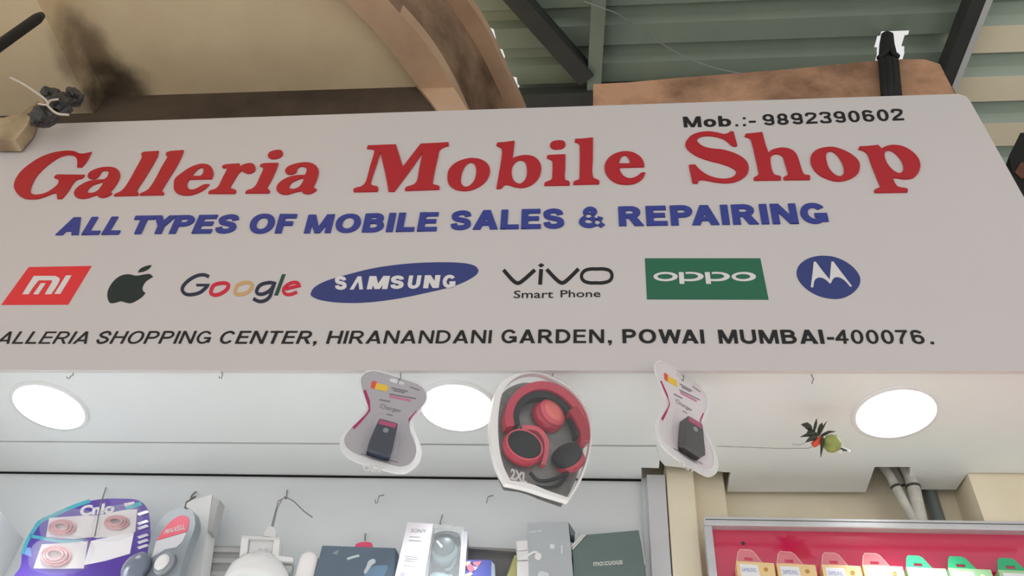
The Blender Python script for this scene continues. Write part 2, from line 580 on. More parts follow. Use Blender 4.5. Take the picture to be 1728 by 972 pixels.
def stain(m, c, rx, ry, ang, rgb, amt=.9):
    '''a soot patch with its own place on the plaster'''
    nt = m.node_tree
    b = nt.nodes['Principled BSDF']
    src = b.inputs['Base Color'].links[0].from_socket
    g = nt.nodes.new('ShaderNodeNewGeometry')
    mp = nt.nodes.new('ShaderNodeMapping')
    mp.vector_type = 'TEXTURE'
    mp.inputs['Location'].default_value = c
    mp.inputs['Rotation'].default_value = (0, 0, ang)
    mp.inputs['Scale'].default_value = (rx, ry, 10)
    nt.links.new(g.outputs['Position'], mp.inputs['Vector'])
    ln = nt.nodes.new('ShaderNodeVectorMath')
    ln.operation = 'LENGTH'
    nt.links.new(mp.outputs[0], ln.inputs[0])
    nz = nt.nodes.new('ShaderNodeTexNoise')
    nz.inputs['Scale'].default_value = 9
    nz.inputs['Detail'].default_value = 5
    nt.links.new(g.outputs['Position'], nz.inputs['Vector'])
    ad = nt.nodes.new('ShaderNodeMath')
    ad.operation = 'MULTIPLY_ADD'
    nt.links.new(nz.outputs['Fac'], ad.inputs[0])
    ad.inputs[1].default_value = 1.1
    nt.links.new(ln.outputs['Value'], ad.inputs[2])
    mr = nt.nodes.new('ShaderNodeMapRange')
    mr.interpolation_type = 'SMOOTHSTEP'
    mr.inputs['From Min'].default_value = .75
    mr.inputs['From Max'].default_value = 1.6
    mr.inputs['To Min'].default_value = amt
    mr.inputs['To Max'].default_value = 0
    nt.links.new(ad.outputs[0], mr.inputs['Value'])
    mx = nt.nodes.new('ShaderNodeMix')
    mx.data_type = 'RGBA'
    nt.links.new(mr.outputs[0], mx.inputs[0])
    nt.links.new(src, mx.inputs[6])
    mx.inputs[7].default_value = lin(rgb)
    nt.links.new(mx.outputs[2], b.inputs['Base Color'])
pA, pB = onZ(120, 20, ZS), onZ(205, 165, ZS)
stain(M_slab, (pA + pB) / 2, (pB - pA).length * .62, .10, math.atan2(pB.y - pA.y, pB.x - pA.x), (104, 82, 62), .75)
stain(M_slab, onZ(200, 150, ZS), .17, .13, .3, (66, 56, 46), .9)

# ------------------------------------------------------------------ setting: floor, soffit, walls
struct(MB().box(-9, 9, -10, 6, -.1, 0).build('floor', M_floor))

CPL = Plane((0, 0, DZ))
CPL.ex, CPL.ey, CPL.n = Vector((1, 0, 0)), Vector((0, 1, 0)), Vector((0, 0, -1))
c1 = CPL.pxs([(-420, 741), (1108, 751.5), (1113, 776), (1122, 786), (1225, 797), (1233, 797), (1227, 830), (1461, 830.5), (1476, 788), (1536, 788),
              (1533, 826), (1613, 826.5), (1634, 797.5), (1990, 798)])
y0 = YS + .012
struct(MB().poly([[(c1[0][0], y0), (2.2, y0)] + [(2.2, c1[-1][1])] + c1[:-1][::-1]], CPL, -.012, 0).build('ceiling', M_ceil), 'white soffit panel over the shop front')
c2 = CPL.pxs([(-420, 743.5), (1108, 754), (1113, 777), (1112, 790), (1082, 789), (1083, 808), (-420, 793)])
struct(MB().poly([c2], CPL, -.012, .0).build('trim_1', M_ceil), 'white soffit strip behind the main panel')
# unseen counter added below the frame so its pale top throws lamp light up
CT = thing('bounce_counter', 'white-topped counter added out of view to bounce lamp light onto the soffit', 'counter', (-.2, 1.3, 0))
cx0 = onY(20, 886, 1.74).x + .006
MB().box(cx0, 2.2, 1.0, 1.74, .93, .96).build('bounce_top', mat('bounce_white', (236, 236, 234), .5, .3), CT)
MB().box(cx0 + .03, 2.15, 1.04, 1.74, 0, .9295).build('body', mat('bounce_base', (214, 214, 212), .5, .3), CT)
# dark void over the soffit
struct(MB().box(-2.4, 2.2, YS + .04, 1.858, DZ + .12, DZ + .13).build('trim_2', M_void), 'dark void over the soffit')

pl_ = onY(20, 886, 1.74)
xr = onY(1086, 806, YW).x
struct(MB().box(-2.5, xr, YW, YW + .03, 0, DZ + .05).build('wall_back', M_wall))
struct(MB().box(pl_.x - .25, pl_.x, YS + .1, YW - .001, 0, pl_.z).build('wall_left', M_wall), 'low white partition at the lower left')
struct(MB().box(-2.5, xr - .002, YW - .006, YW - .0005, DZ - .003, DZ - .0005).build('trim_3', M_void), 'dark joint between soffit and back wall')
struct(MB().box(xr, 3.0, YB, YB + .08, 0, DZ + .6).build('wall_right', M_beige), 'beige wall on the right')

# box column that steps forward at the far right
p = onZ(1634, 797.5, DZ)
q = onZ(1616, 826, DZ)
struct(MB().box(p.x, 2.4, p.y + .004, YB, 0, DZ + .3).build('column', M_beige), 'beige boxed-out column at the far right')

# posts between the two bays
pp = onZ(1092, 799, DZ)
yq = pp.y
po = thing('metal_post', 'white metal post beside the grey-green box, left of the beige columns', 'post', (onY(1105, 850, yq).x, yq + .03, 0))
x0, x1 = onY(1091, 800, yq).x, onY(1122, 800, yq).x
MB().box(x0, x1, yq, yq + .05, 0, DZ - .002).build('profile', M_post, po, bevel=.002)
MB().box(x0 - .012, x0, yq + .01, yq + .05, 0, DZ - .006).build('side_channel', M_alu, po)
xa, xb, xc = onY(1126, 830, yq).x, onY(1173, 830, yq).x, onY(1224, 830, yq + .035).x
struct(MB().box(xa, xb, yq + .002, YB, 0, DZ + .05).build('column', M_beige, bevel=.003), 'beige column beside the white metal post')
struct(MB().box(xb + .001, xc, yq + .036, YB, 0, DZ + .05).build('column', M_beige, bevel=.003), 'second beige column set back beside the red board')

# ------------------------------------------------------------------ old building above the sign
xw = onY(742, 170, YF).x
struct(MB().box(-4.5, xw, YF, YF + .12, DZ + .05, ZS + .02).build('wall_front', M_stain_shade), 'stained old wall behind the top of the sign, recess shade in its colour')

def curve_on(pts, z, n=8):
    return [onZ(u, v, z) for u, v in spline(pts, n, False)]
SPL = Plane((0, 0, ZS))
SPL.ex, SPL.ey, SPL.n = Vector((1, 0, 0)), Vector((0, 1, 0)), Vector((0, 0, -1))
ZBm = ZS - .035
inn = curve_on([(505, -85), (575, -5), (640, 62), (697, 135), (742, 200), (765, 245)], ZBm)
out = curve_on([(560, -110), (655, 0), (718, 72), (758, 135), (789, 200), (806, 245)], ZBm)
outs = [Vector((p.x, p.y, ZS)) for p in out]
yb = -0.5
slab_loop = [(-4.5, yb), (out[0].x - .35, yb)] + [(p.x - .02, p.y) for p in out] + [(out[-1].x - .02, 2.3), (-4.5, 2.3)]
struct(MB().poly([slab_loop], SPL, -.14, 0).build('canopy_slab', M_slab), 'beige plastered concrete slab overhead')
mb = MB()
for i in range(len(inn) - 1):
    up = Vector((0, 0, .06))
    mb.hexa([inn[i], inn[i + 1], out[i + 1], out[i]], [inn[i] + up, inn[i + 1] + up, out[i + 1] + up, out[i] + up])
struct(mb.build('curved_beam', M_beam), 'curved beam along the edge of the slab')
# upstand face and projecting rim of the curved edge
HU = .40
ZRM = ZBm + HU
rin = curve_on([(640, -150), (753, 0), (774, 31), (807, 82), (834, 136), (872, 215)], ZRM)
rout = curve_on([(655, -170), (788, 0), (821, 49), (850, 111), (875, 163), (905, 235)], ZRM)
n = min(len(out), len(rin))
def resample(c, n):
    L = [0]
    for a, b in zip(c, c[1:]):
        L.append(L[-1] + (b - a).length)
    r = []
    for i in range(n):
        t = L[-1] * i / (n - 1)
        for j in range(len(c) - 1):
            if L[j] <= t <= L[j + 1] + 1e-9:
                r.append(c[j].lerp(c[j + 1], (t - L[j]) / max(1e-9, L[j + 1] - L[j])))
                break
    return r
def by_v(c):            # order by depth so that the two edges pair up
    return c
oo, ri, ro_ = resample(out, 40), resample(rin, 40), resample(rout, 40)
mb = MB()
for i in range(39):
    u0 = Vector((0, 0, .061))
    k = Vector((-.10, -.05, 0))
    mb.hexa([oo[i] + u0, oo[i + 1] + u0, oo[i + 1] + u0 + k, oo[i] + u0 + k], [ri[i], ri[i + 1], ri[i + 1] + k, ri[i] + k])
    mb.quad(oo[i], oo[i + 1], oo[i + 1] + u0, oo[i] + u0)
struct(mb.build('upstand', M_grime_shade), 'grimy upright face of the curved edge, shade put into its brown')
mb = MB()
up = Vector((0, 0, .05))
for i in range(39):
    mb.hexa([ri[i], ri[i + 1], ro_[i + 1], ro_[i]], [ri[i] + up, ri[i + 1] + up, ro_[i + 1] + up, ro_[i] + up])
struct(mb.build('rim_ledge', M_beam), 'projecting brown rim along the curved edge')

PF = Plane((0, YF - .014, ZS))
struct(MB().poly([PF.pxs(spline([(684, 122, 1), (712, 153), (735, 183), (752, 212, 1), (806, 212, 1), (789, 185), (766, 148), (742, 112, 1)], 4))], PF, -.08, 0).build('arch_foot', M_beam), 'foot of the curved beam running down onto the old wall')
# downstand beam at the upper left
ZD = ZS - .11
a0, a1 = onZ(52, -20, ZD), onZ(168, 210, ZD)
b0, b1 = onZ(-560, -20, ZD), onZ(-420, 235, ZD)
e = (a0 - a1) * .9
a0b = a0 + e
lo = [Vector((-4.4, a0b.y, ZD)), a0b, a1, Vector((-4.4, a1.y, ZD))]
lo[2] = a1 + (a1 - a0) * ((YF - .001 - a1.y) / (a1.y - a0.y))
lo[3] = Vector((-4.4, YF - .001, ZD))
struct(MB().hexa(lo, [p + Vector((0, 0, .109)) for p in lo]).build('downstand_beam', M_slab), 'plastered beam running under the slab at the upper left')

# brown plastered lintel above the sign, right half
xa_, xb_ = onY(1001, 150, 1.46).x, onY(1597, 120, 1.46).x
mb = MB()
prof = [(1001, 142), (1060, 139), (1150, 131), (1240, 124), (1340, 116), (1440, 106), (1500, 100), (1560, 100), (1586, 108), (1597, 130)]
pts = [onY(u, v, 1.46) for u, v in prof]
for i in range(len(pts) - 1):
    a, b = pts[i], pts[i + 1]
    za = DZ + .3
    dy = Vector((0, .2, 0))
    a_, b_ = Vector((a.x, a.y, za)), Vector((b.x, b.y, za))
    mb.hexa([a_, b_, b, a], [a_ + dy, b_ + dy, b + dy, a + dy])
struct(mb.build('lintel', M_brown), 'brown stained plaster lintel above the sign')

# ------------------------------------------------------------------ metal roof
def roof(name, xf0, xf1, ya, yb_, mats, pitch, hole=None, nx=40, label=None, f0=.52, deep=.035, ph=0.0):
    """trapezoid sheet: ribs run along X; xf0/xf1 give its ends at each depth"""
    mb = MB()
    ys = []
    y = ya + ph
    while y < yb_:
        ys += [(y, 0, 0), (y + pitch * f0, 0, 0), (y + pitch * (f0 + .12), deep, 1), (y + pitch * .88, deep, 1)]
        y += pitch
    fine = []
    for i in range(len(ys) - 1):
        (yA, zA, _), (yB, zB, _) = ys[i], ys[i + 1]
        for q_ in range(5):
            fine.append((yA + (yB - yA) * q_ / 5, zA + (zB - zA) * q_ / 5, 0 if (zA == 0 and zB == 0) else 1))
    ys = fine
    for i in range(len(ys) - 1):
        (yA, zA, mi), (yB, zB, _) = ys[i], ys[i + 1]
        for k in range(nx):
            s0, s1 = k / nx, (k + 1) / nx
            xA0, xA1 = xf0(yA) + (xf1(yA) - xf0(yA)) * s0, xf0(yA) + (xf1(yA) - xf0(yA)) * s1
            xB0, xB1 = xf0(yB) + (xf1(yB) - xf0(yB)) * s0, xf0(yB) + (xf1(yB) - xf0(yB)) * s1
            if hole:
                cx, cy = (xA0 + xA1 + xB0 + xB1) / 4, (yA + yB) / 2
                if hole[0] < cx < hole[1] and hole[2] < cy < hole[3]:
                    continue
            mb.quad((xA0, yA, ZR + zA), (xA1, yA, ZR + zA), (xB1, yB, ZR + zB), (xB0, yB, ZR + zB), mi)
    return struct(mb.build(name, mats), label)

edge = [onZ(u, v, ZR) for u, v in [(690, -150), (778, -9), (797, -3), (799, 9), (793, 20), (812, 46), (833, 49), (838, 69), (830, 73), (842, 77), (852, 104), (842, 110), (846, 125), (871, 127), (876, 155), (862, 160), (880, 240)]]
def edge_x(y):
    if y <= edge[0].y:
        return edge[0].x - (edge[0].y - y) * .8
    for a, b in zip(edge, edge[1:]):
        if a.y <= y <= b.y:
            return a.x + (b.x - a.x) * (y - a.y) / max(1e-6, b.y - a.y)
    return edge[-1].x
pur0, pur1 = onZ(1640, -6, ZR - .02), onZ(1590, 125, ZR - .02)
def purl(y):
    return pur0.x + (pur1.x - pur0.x) * (y - pur0.y) / (pur1.y - pur0.y)
h0, h1 = onZ(1488, 50, ZR), onZ(1521, 106, ZR)
pitchL = abs(onZ(1250, 100, ZR).y - onZ(1250, 35, ZR).y)
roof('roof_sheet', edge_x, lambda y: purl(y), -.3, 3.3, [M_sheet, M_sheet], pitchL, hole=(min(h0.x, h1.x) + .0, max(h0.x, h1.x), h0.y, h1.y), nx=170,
     label='dull green ribbed roof sheet, coloured darker for the shade it lies in', ph=(onZ(1250, 34, ZR).y + .3) % pitchL)
pitchR = (onZ(1690, 205, ZR).y - onZ(1690, 40, ZR).y) / 2
roof('roof_sheet', lambda y: purl(y) + .01, lambda y: 4.5, -.3, 3.3, [M_sheet_lit, M_sheet_dim], pitchR, nx=6,
     label='ribbed roof sheet right of the steel purlin, light and shade painted as cream and green bands', ph=(onZ(1690, 43, ZR).y + .3) % pitchR)

def bar(name, p, q, w, h, m, label, lip=None):
    p, q = Vector(p), Vector(q)
    d = (q - p).normalized()
    s = d.cross(Vector((0, 0, 1))).normalized() * (w / 2)
    u = Vector((0, 0, h))
    mb = MB().hexa([p - s, p + s, p + s + u, p - s + u], [q - s, q + s, q + s + u, q - s + u])
    if lip:
        k = s.normalized() * (w / 2 + .012 if lip > 0 else -w / 2 - .012)
        a, b = p + k, q + k
        e = s.normalized() * .014
        f = Vector((0, 0, .02))
        mb.hexa([a - e, a + e, a + e + f, a - e + f], [b - e, b + e, b + e + f, b - e + f], 1)
    return struct(mb.build(name, [m, M_steelL]), label)
zb = ZR - .09
bar('steel_purlin', Vector((purl(.6), .6, zb)), Vector((purl(3.2), 3.2, zb)), .055, .085, M_steel, 'dark steel purlin with a pale edge at the upper right', lip=1)
bar('steel_brace', onZ(770, -110, zb), onZ(990, 137, zb), .075, .085, M_steel, 'diagonal steel brace under the green roof')
bar('steel_rafter', onZ(1015, -80, zb + .02), onZ(1000, 190, zb + .02), .06, .06, M_sheet, 'green steel rafter under the roof')
bar('steel_plate', onZ(860, 176, zb), onZ(1590, 152, zb), .09, .06, M_steel, 'dark steel rail behind the lintel')
# rear wall under the roof
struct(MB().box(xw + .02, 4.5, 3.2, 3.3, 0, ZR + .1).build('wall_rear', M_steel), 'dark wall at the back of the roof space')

# ------------------------------------------------------------------ sign board
SP = Plane((0, YS, CAM.z))
zt = 0
sg = thing('sign_board', 'long white shop sign board with red and blue lettering and seven phone logos', 'sign', (-.3, YS, DZ))
tl = SP.px(110, 208)
tr = SP.px(1625, 158)
zb_ = SP.px(864, 622.5)[1]
slope = (tr[1] - tl[1]) / (tr[0] - tl[0])
xR = SP.px(1676, 240)[0]
xL = -2.35
tops = [(xR, tr[1] - .035), (xR - .004, tr[1] - .014), (xR - .02, tr[1] + .0)]
loop = [(xL, zb_ - .002), (xR, SP.px(1728, 626)[1])] + tops + [(xL, tl[1] + slope * (xL - tl[0]))]
MB().poly([loop], SP, -.009, 0).build('panel', M_sign, sg)
MB().poly([[(xL + .03, zb_ + .05), (xR - .03, zb_ + .05), (xR - .03, zb_ + .1), (xL + .03, zb_ + .1)]], SP, -.03, -.0095).build('batten', M_steel, sg)

def shapes(name, lst, mats, z1=.0016, parent=sg, pl=SP, z0=0.0):
    """lst: (outline [, holes], material index) in picture positions"""
    mb = MB()
    for i, (loops, mi) in enumerate(lst):
        mb.poly([pl.pxs(l) for l in loops], pl, z0, z1 + (i % 10) * 6e-5, mi)
    return mb.build(name, mats, parent)

# --- red title: outlines of the slab-serif letters
K1 = lambda p: spline(crop(10, 240, 8.836, p))
K2 = lambda p: spline(crop(110, 240, 7.855, p))
K3 = lambda p: spline(crop(320, 240, 7.513, p))
K4 = lambda p: spline(crop(590, 225, 7.2, p))
K5 = lambda p: spline(crop(820, 220, 6.171, p))
K6 = lambda p: spline(crop(1150, 210, 8.833, p))
K7 = lambda p: spline(crop(1260, 210, 8.1, p))
K8 = lambda p: spline(crop(1400, 220, 8.1, p))
title = [
 [K1([(1283,157,1),(1235,255),(1185,330),(1135,383,1),(1068,383,1),(1072,300),(1050,235),(1000,207),(920,200),(800,235),(680,310),(560,410),(460,520),(395,640),(372,740),(400,785),(480,795),(600,768),(700,710),(770,650),(795,600),(780,565),(725,540,1),(745,510),(780,495,1),(1180,500,1),(1150,540),(1060,572),(1010,620),(940,730),(870,820),(835,853,1),(770,853,1),(768,810),(750,770),(690,780),(590,820),(480,852),(380,857),(280,845),(190,790),(135,710),(130,630),(160,550),(240,440),(360,340),(500,250),(640,190),(780,155),(920,140),(1030,150),(1100,180),(1180,182)])],
 [K2([(305,470),(320,420),(380,380),(470,350),(580,340),(660,352),(715,390),(732,440),(715,510),(660,600),(610,660),(605,680),(630,688,1),(590,715),(530,740),(480,742),(440,725),(425,705,1),(370,725),(300,748),(220,755),(150,735),(122,690),(150,630),(210,580),(300,535),(400,512),(520,505,1),(555,480),(580,430),(578,400),(540,385),(500,390),(475,420),(440,470),(390,495),(340,492)]),
  K2([(300,670),(320,620),(380,575),(440,555),(505,545),(480,600),(440,650),(380,680),(330,685)])],
 [K2([(1015,180,1),(1015,160),(1050,140,1),(1245,128,1),(1225,200),(1160,320),(1050,500),(960,640),(965,665),(978,690),(965,715,1),(650,722,1),(665,700),(740,665),(790,620),(850,530),(950,350),(1020,220),(1020,190)])],
 [K2([(1340,180,1),(1345,150,1),(1400,132),(1575,118,1),(1555,180),(1480,330),(1380,490),(1290,640),(1285,660),(1315,685),(1300,708,1),(990,712,1),(1010,690),(1090,650),(1130,610),(1190,520),(1290,330),(1365,200),(1350,185)])],
 [K3([(-195,560),(-181,478),(-105,411),(-9,344),(60,310),(150,287),(230,295),(280,330),(305,390),(295,450),(285,475,1),(0,480,1),(-28,536),(-9,602),(50,612),(110,590),(160,560),(200,545,1),(255,545,1),(200,600),(120,645),(30,675),(-47,681),(-143,660),(-191,612)]),
  K3([(30,440,1),(60,400),(110,350),(160,330),(180,350),(175,400),(150,435),(130,440,1)])],
 [K3([(415,325,1),(430,305),(490,292),(640,282,1),(640,325,1),(690,295),(750,280),(800,282),(835,320),(830,370),(790,398),(740,405),(690,385),(660,372),(620,410),(570,490),(520,580),(530,600),(570,610),(595,630),(575,660,1),(240,660,1),(255,630),(330,605),(370,570),(420,470),(480,350),(465,335),(430,335)])],
 [K3([(895,315,1),(905,295),(960,280),(1130,275,1),(1100,360),(1040,490),(985,590),(1000,608),(1022,630),(1005,655,1),(710,655,1),(730,625),(800,600),(850,550),(900,440),(940,345),(920,322)])],
 [K3([(995,180),(1020,140),(1090,115),(1160,115),(1185,145),(1170,185),(1110,215),(1040,218),(1005,200)])],
 [K3([(1215,380),(1235,335),(1300,300),(1400,275),(1510,270),(1590,300),(1635,360),(1632,430),(1600,520),(1575,580),(1615,612,1),(1580,640),(1510,665),(1450,655),(1415,625,1),(1330,645),(1240,670),(1160,660),(1110,620),(1110,570),(1160,510),(1250,460),(1360,432),(1465,430,1),(1485,390),(1485,340),(1450,318),(1400,320),(1370,345),(1355,390),(1300,415),(1245,412)]),
  K3([(1265,575),(1300,520),(1370,485),(1445,470),(1430,530),(1390,580),(1330,605),(1280,602)])],
 [K4([(212,195,1),(225,160,1),(565,148,1),(650,418,1),(865,140,1),(1205,122,1),(1205,158,1),(1150,175),(1095,215),(1075,300),(1040,450),(1012,620),(1025,635),(1090,655),(1090,690,1),(675,705,1),(685,670),(780,635),(820,590),(850,430),(890,240,1),(760,430),(640,590),(545,715,1),(475,715,1),(440,520),(375,240,1),(330,390),(265,590),(270,640),(345,665),(340,715,1),(50,720,1),(55,685),(150,655),(200,600),(250,420),(305,215),(270,200)])],
 [K4([(1190,540),(1210,450),(1290,370),(1400,325),(1500,312),(1610,335),(1690,400),(1705,480),(1670,570),(1590,645),(1480,695),(1370,705),(1270,680),(1205,620)]),
  K4([(1352,580),(1370,480),(1410,400),(1470,362),(1520,385),(1540,460),(1525,560),(1480,630),(1420,662),(1370,640)])],
 [K5([(110,165,1),(118,138,1),(200,132),(300,118,1),(288,220),(278,300,1),(340,278),(430,268),(510,290),(565,350),(575,420),(550,500),(480,570),(390,602),(300,595),(205,572),(160,612,1),(110,615,1),(130,500),(160,320),(168,210),(150,185)]),
  K5([(268,450),(280,380),(320,330),(365,318),(410,340),(428,420),(420,500),(380,555),(340,565),(290,530)])],
 [K5([(635,295,1),(640,270,1),(700,265),(828,260,1),(826,400),(825,520),(870,545),(870,578,1),(608,582,1),(615,555),(680,525),(690,500),(692,330),(670,310)])],
 [K5([(668,165),(690,130),(750,115),(810,122),(828,155),(805,190),(740,203),(690,195)])],
 [K5([(925,130,1),(930,100,1),(1000,97),(1115,85,1),(1113,300),(1115,495),(1180,535),(1178,565,1),(910,572,1),(915,545),(970,520),(975,490),(975,160),(950,135)])],
 [K5([(1235,400),(1260,320),(1330,260),(1430,230),(1530,240),(1610,290),(1645,350),(1648,388,1),(1390,395,1),(1400,440),(1440,490),(1500,510),(1570,490),(1620,450,1),(1660,450,1),(1630,510),(1560,555),(1470,570),(1360,555),(1270,490)]),
  K5([(1385,355,1),(1400,300),(1440,265),(1480,290),(1505,355,1)])],
 [K6([(700,140),(730,118,1),(775,122,1),(800,220),(830,325,1),(800,338),(740,320),(700,280),(620,225),(500,190),(380,180),(280,195),(230,240),(250,290),(330,345),(450,375),(600,390),(750,430),(880,490),(970,570),(1000,660),(975,750),(900,820),(780,870),(640,882),(480,865),(350,840),(270,840),(235,890,1),(165,885,1),(135,750),(108,620,1),(200,612,1),(260,680),(370,760),(500,810),(640,825),(760,800),(815,740),(800,690),(720,640),(580,590),(420,550),(250,490),(120,410),(60,330),(70,270),(140,185),(260,135),(400,120),(520,135),(640,160)])],
 [K7([(-29,175,1),(-15,142,1),(80,135),(212,118,1),(250,270),(295,400,1),(340,365),(420,340),(500,332),(600,355),(670,410),(710,500),(760,660),(790,700),(860,715),(862,765,1),(510,768,1),(500,740),(560,705),(560,670),(520,540),(490,450),(440,418),(380,415),(330,450),(325,530),(345,640),(380,700),(460,725),(465,770,1),(105,775,1),(95,745),(155,705),(155,640),(110,430),(55,220),(20,190)])],
 [K8([(-264,419),(-244,339),(-164,274),(-34,244),(60,245),(200,290),(320,360),(395,440),(410,520),(380,600),(300,660),(180,700),(60,700),(-54,664),(-154,609),(-234,519)]),
  K8([(-54,369),(-34,309),(10,293),(80,330),(150,420),(190,520),(185,610),(140,642),(70,620),(0,550),(-34,479)])],
 [K8([(390,270,1),(405,235,1),(520,230),(660,215,1),(705,265,1),(770,232),(870,215),(1000,235),(1130,310),(1215,410),(1235,510),(1200,600),(1130,660),(1020,675),(920,660),(860,652,1),(880,720),(930,785),(1060,815),(1060,855,1),(620,862,1),(605,835),(680,795),(685,770),(640,660),(560,460),(510,330),(450,285)]),
  K8([(745,340),(780,285),(850,295),(930,360),(990,450),(1005,540),(970,598),(910,590),(830,530),(770,440)])],
]
o = shapes('title_lettering', [(l, 0) for l in title], [M_red], z1=.004)
o['label'] = 'large red serif lettering across the sign'

# --- blue line
mb = MB()
cq = lambda x0, y0, k, a: crop(x0, y0, k, a)
T, H_ = .228, .205
word(mb, 'ALL', cq(80, 340, 5.082, [(70, 292), (612, 287), (702, 135), (160, 143)]), SP, T, H_, .1, z1=.003)
word(mb, 'TYPES', cq(80, 340, 5.082, [(690, 283), (1600, 275), (1668, 118), (760, 130)]), SP, T, H_, .08, z1=.003)
word(mb, 'OF', cq(410, 340, 4.937, [(38, 270), (412, 267), (455, 112), (86, 110)]), SP, T, H_, .1, z1=.003)
word(mb, 'MOBILE', cq(410, 340, 4.937, [(508, 268), (1612, 250), (1638, 95), (548, 117)]), SP, T, H_, .1, z1=.003)
word(mb, 'SALES', cq(740, 330, 5.082, [(95, 298), (1080, 284), (1074, 118), (122, 138)]), SP, T, H_, .08, z1=.003)
word(mb, '&', cq(740, 330, 5.082, [(1198, 275), (1422, 271), (1418, 103), (1204, 107)]), SP, .24, .24, z1=.003)
word(mb, 'REPAIRING', [(1044.6, 382.2), (1399, 377.5), (1391.5, 344), (1043, 350)], SP, T, H_, .1, z1=.003)
mb.build('subtitle_lettering', M_blue, sg)['label'] = 'blue block capitals under the red title'

# --- address line, phone line
mb = MB()
t, h = .15, .125
z1 = .0012
word(mb, 'GALLERIA', [(-34.7, 580.2), (146, 580.2), (158.5, 560), (-20, 560)], SP, .125, .11, .15, z1=z1)
word(mb, 'SHOPPING', [(159.5, 580.2), (352.5, 580), (360.5, 559), (172, 559.5)], SP, .138, .12, .15, z1=z1)
word(mb, 'CENTER', [(367.5, 580.2), (522.5, 580.2), (531, 559), (377.3, 559)], SP, .155, .13, .15, z1=z1)
word(mb, ',', [(528, 580.2), (533.5, 580.2), (542, 559), (536.5, 559)], SP, .17, .15, z1=z1)
word(mb, 'HIRANANDANI', [(550.2, 580.2), (828.7, 579.3), (830.7, 557.7), (556.7, 559)], SP, t, h, .14, z1=z1)
word(mb, 'GARDEN', [(845.5, 579.3), (1019.4, 579), (1019.4, 556.6), (847, 556.8)], SP, .168, .14, .15, z1=z1)
word(mb, ',', [(1026, 579), (1032.5, 579), (1032, 556.6), (1025.5, 556.6)], SP, .18, .15, z1=z1)
word(mb, 'POWAI', [(1050.6, 579.2), (1189.3, 579.8), (1187, 557), (1050, 556.3)], SP, .185, .155, .13, z1=z1)
word(mb, 'MUMBAI', [(1213.8, 579.8), (1391.9, 580.2), (1387, 557.2), (1211, 557.2)], SP, .185, .155, .13, z1=z1)
word(mb, '-', [(1397, 580.2), (1408.5, 580.2), (1405, 557.2), (1393.5, 557.2)], SP, .18, .15, z1=z1)
word(mb, '400076', [(1410.5, 580), (1562, 580.4), (1555, 557.8), (1408, 557.2)], SP, .15, .135, .14, z1=z1)
word(mb, '.', [(1571, 580.4), (1576.5, 580.4), (1570, 558), (1564.5, 558)], SP, 1, .15, z1=z1) if False else None
mb.poly([SP.pxs([(1570, 577), (1575.5, 577), (1576.5, 581), (1571, 581)])], SP, 0, z1)
mb.build('address_lettering', M_black, sg)['label'] = 'black address line'
mb = MB()
cm = lambda a: crop(1140, 170, 4.32, a)
word(mb, 'Mob', cm([(62, 195), (407, 187), (400, 112), (52, 120)]), SP, .2, .17, .12, z1=z1)
for a in ([(436, 174), (457, 174), (457, 187), (436, 187)], [(490, 123), (510, 123), (511, 136), (491, 136)], [(492, 172), (513, 172), (513, 186), (492, 186)], [(534, 149), (584, 147), (585, 160), (535, 162)]):
    mb.poly([SP.pxs(cm(a))], SP, 0, z1)
word(mb, '9892390602', cm([(642, 181), (1667, 143), (1647, 61), (630, 103)]), SP, .165, .15, .16, z1=z1)
mb.build('phone_lettering', M_black, sg)['label'] = 'black telephone number'

# --- seven logos
ck = lambda a: crop(0, 430, 6.171, a)
shapes('logo', [([ck([(300,130),(955,118),(710,520),(15,523)])], 0)], [M_mired], z1=.001)['label'] = 'red slanted square logo'
OL = sg.children[-1] if False else None
def subshape(parent, lst, mats, name='mark', z0=.001, z1=.0018):
    return shapes(name, lst, mats, z1=z1, parent=parent, z0=z0)
logo1 = [c for c in sg.children if c.name == 'logo'][0]
subshape(logo1, [([spline(ck([(235,415,1),(300,310),(355,225,1),(580,225,1),(622,250),(620,280),(580,350),(535,415,1),(470,415,1),(510,345),(545,285),(540,270,1),(405,270,1),(350,340),(300,415,1)]))], 0),
                 ([ck([(350,415),(430,300),(480,300),(402,415)])], 0), ([ck([(570,412),(690,220),(748,220),(630,412)])], 0)], [M_white])
ap = shapes('logo', [([spline(ck([(1120,400),(1140,340),(1190,270),(1260,220),(1340,205),(1420,220),(1500,208),(1560,203),(1595,230,1),(1520,280),(1485,340),(1490,375),(1515,400,1),(1480,440),(1420,480),(1360,505),(1310,498),(1260,485),(1200,500),(1145,500),(1122,450)]))], 0),
                 ([spline(ck([(1438,185,1),(1460,150),(1520,120),(1580,108,1),(1560,140),(1500,175)]))], 0)], [M_slate], z1=.001)
ap['label'] = 'dark bitten apple logo'
cg = lambda a: crop(290, 430, 7.2, a)
gmats = [M_navy_g for M_navy_g in (mat('logo_ink', (46, 50, 72), .5, .3), M_crim, M_ochre, mat('logo_bottle_green', (38, 78, 66), .5, .3))]
def stroke_px(pts, w, closed=False):
    return [cg(l) for l in strip(spline(pts, 6, closed), w, closed)]
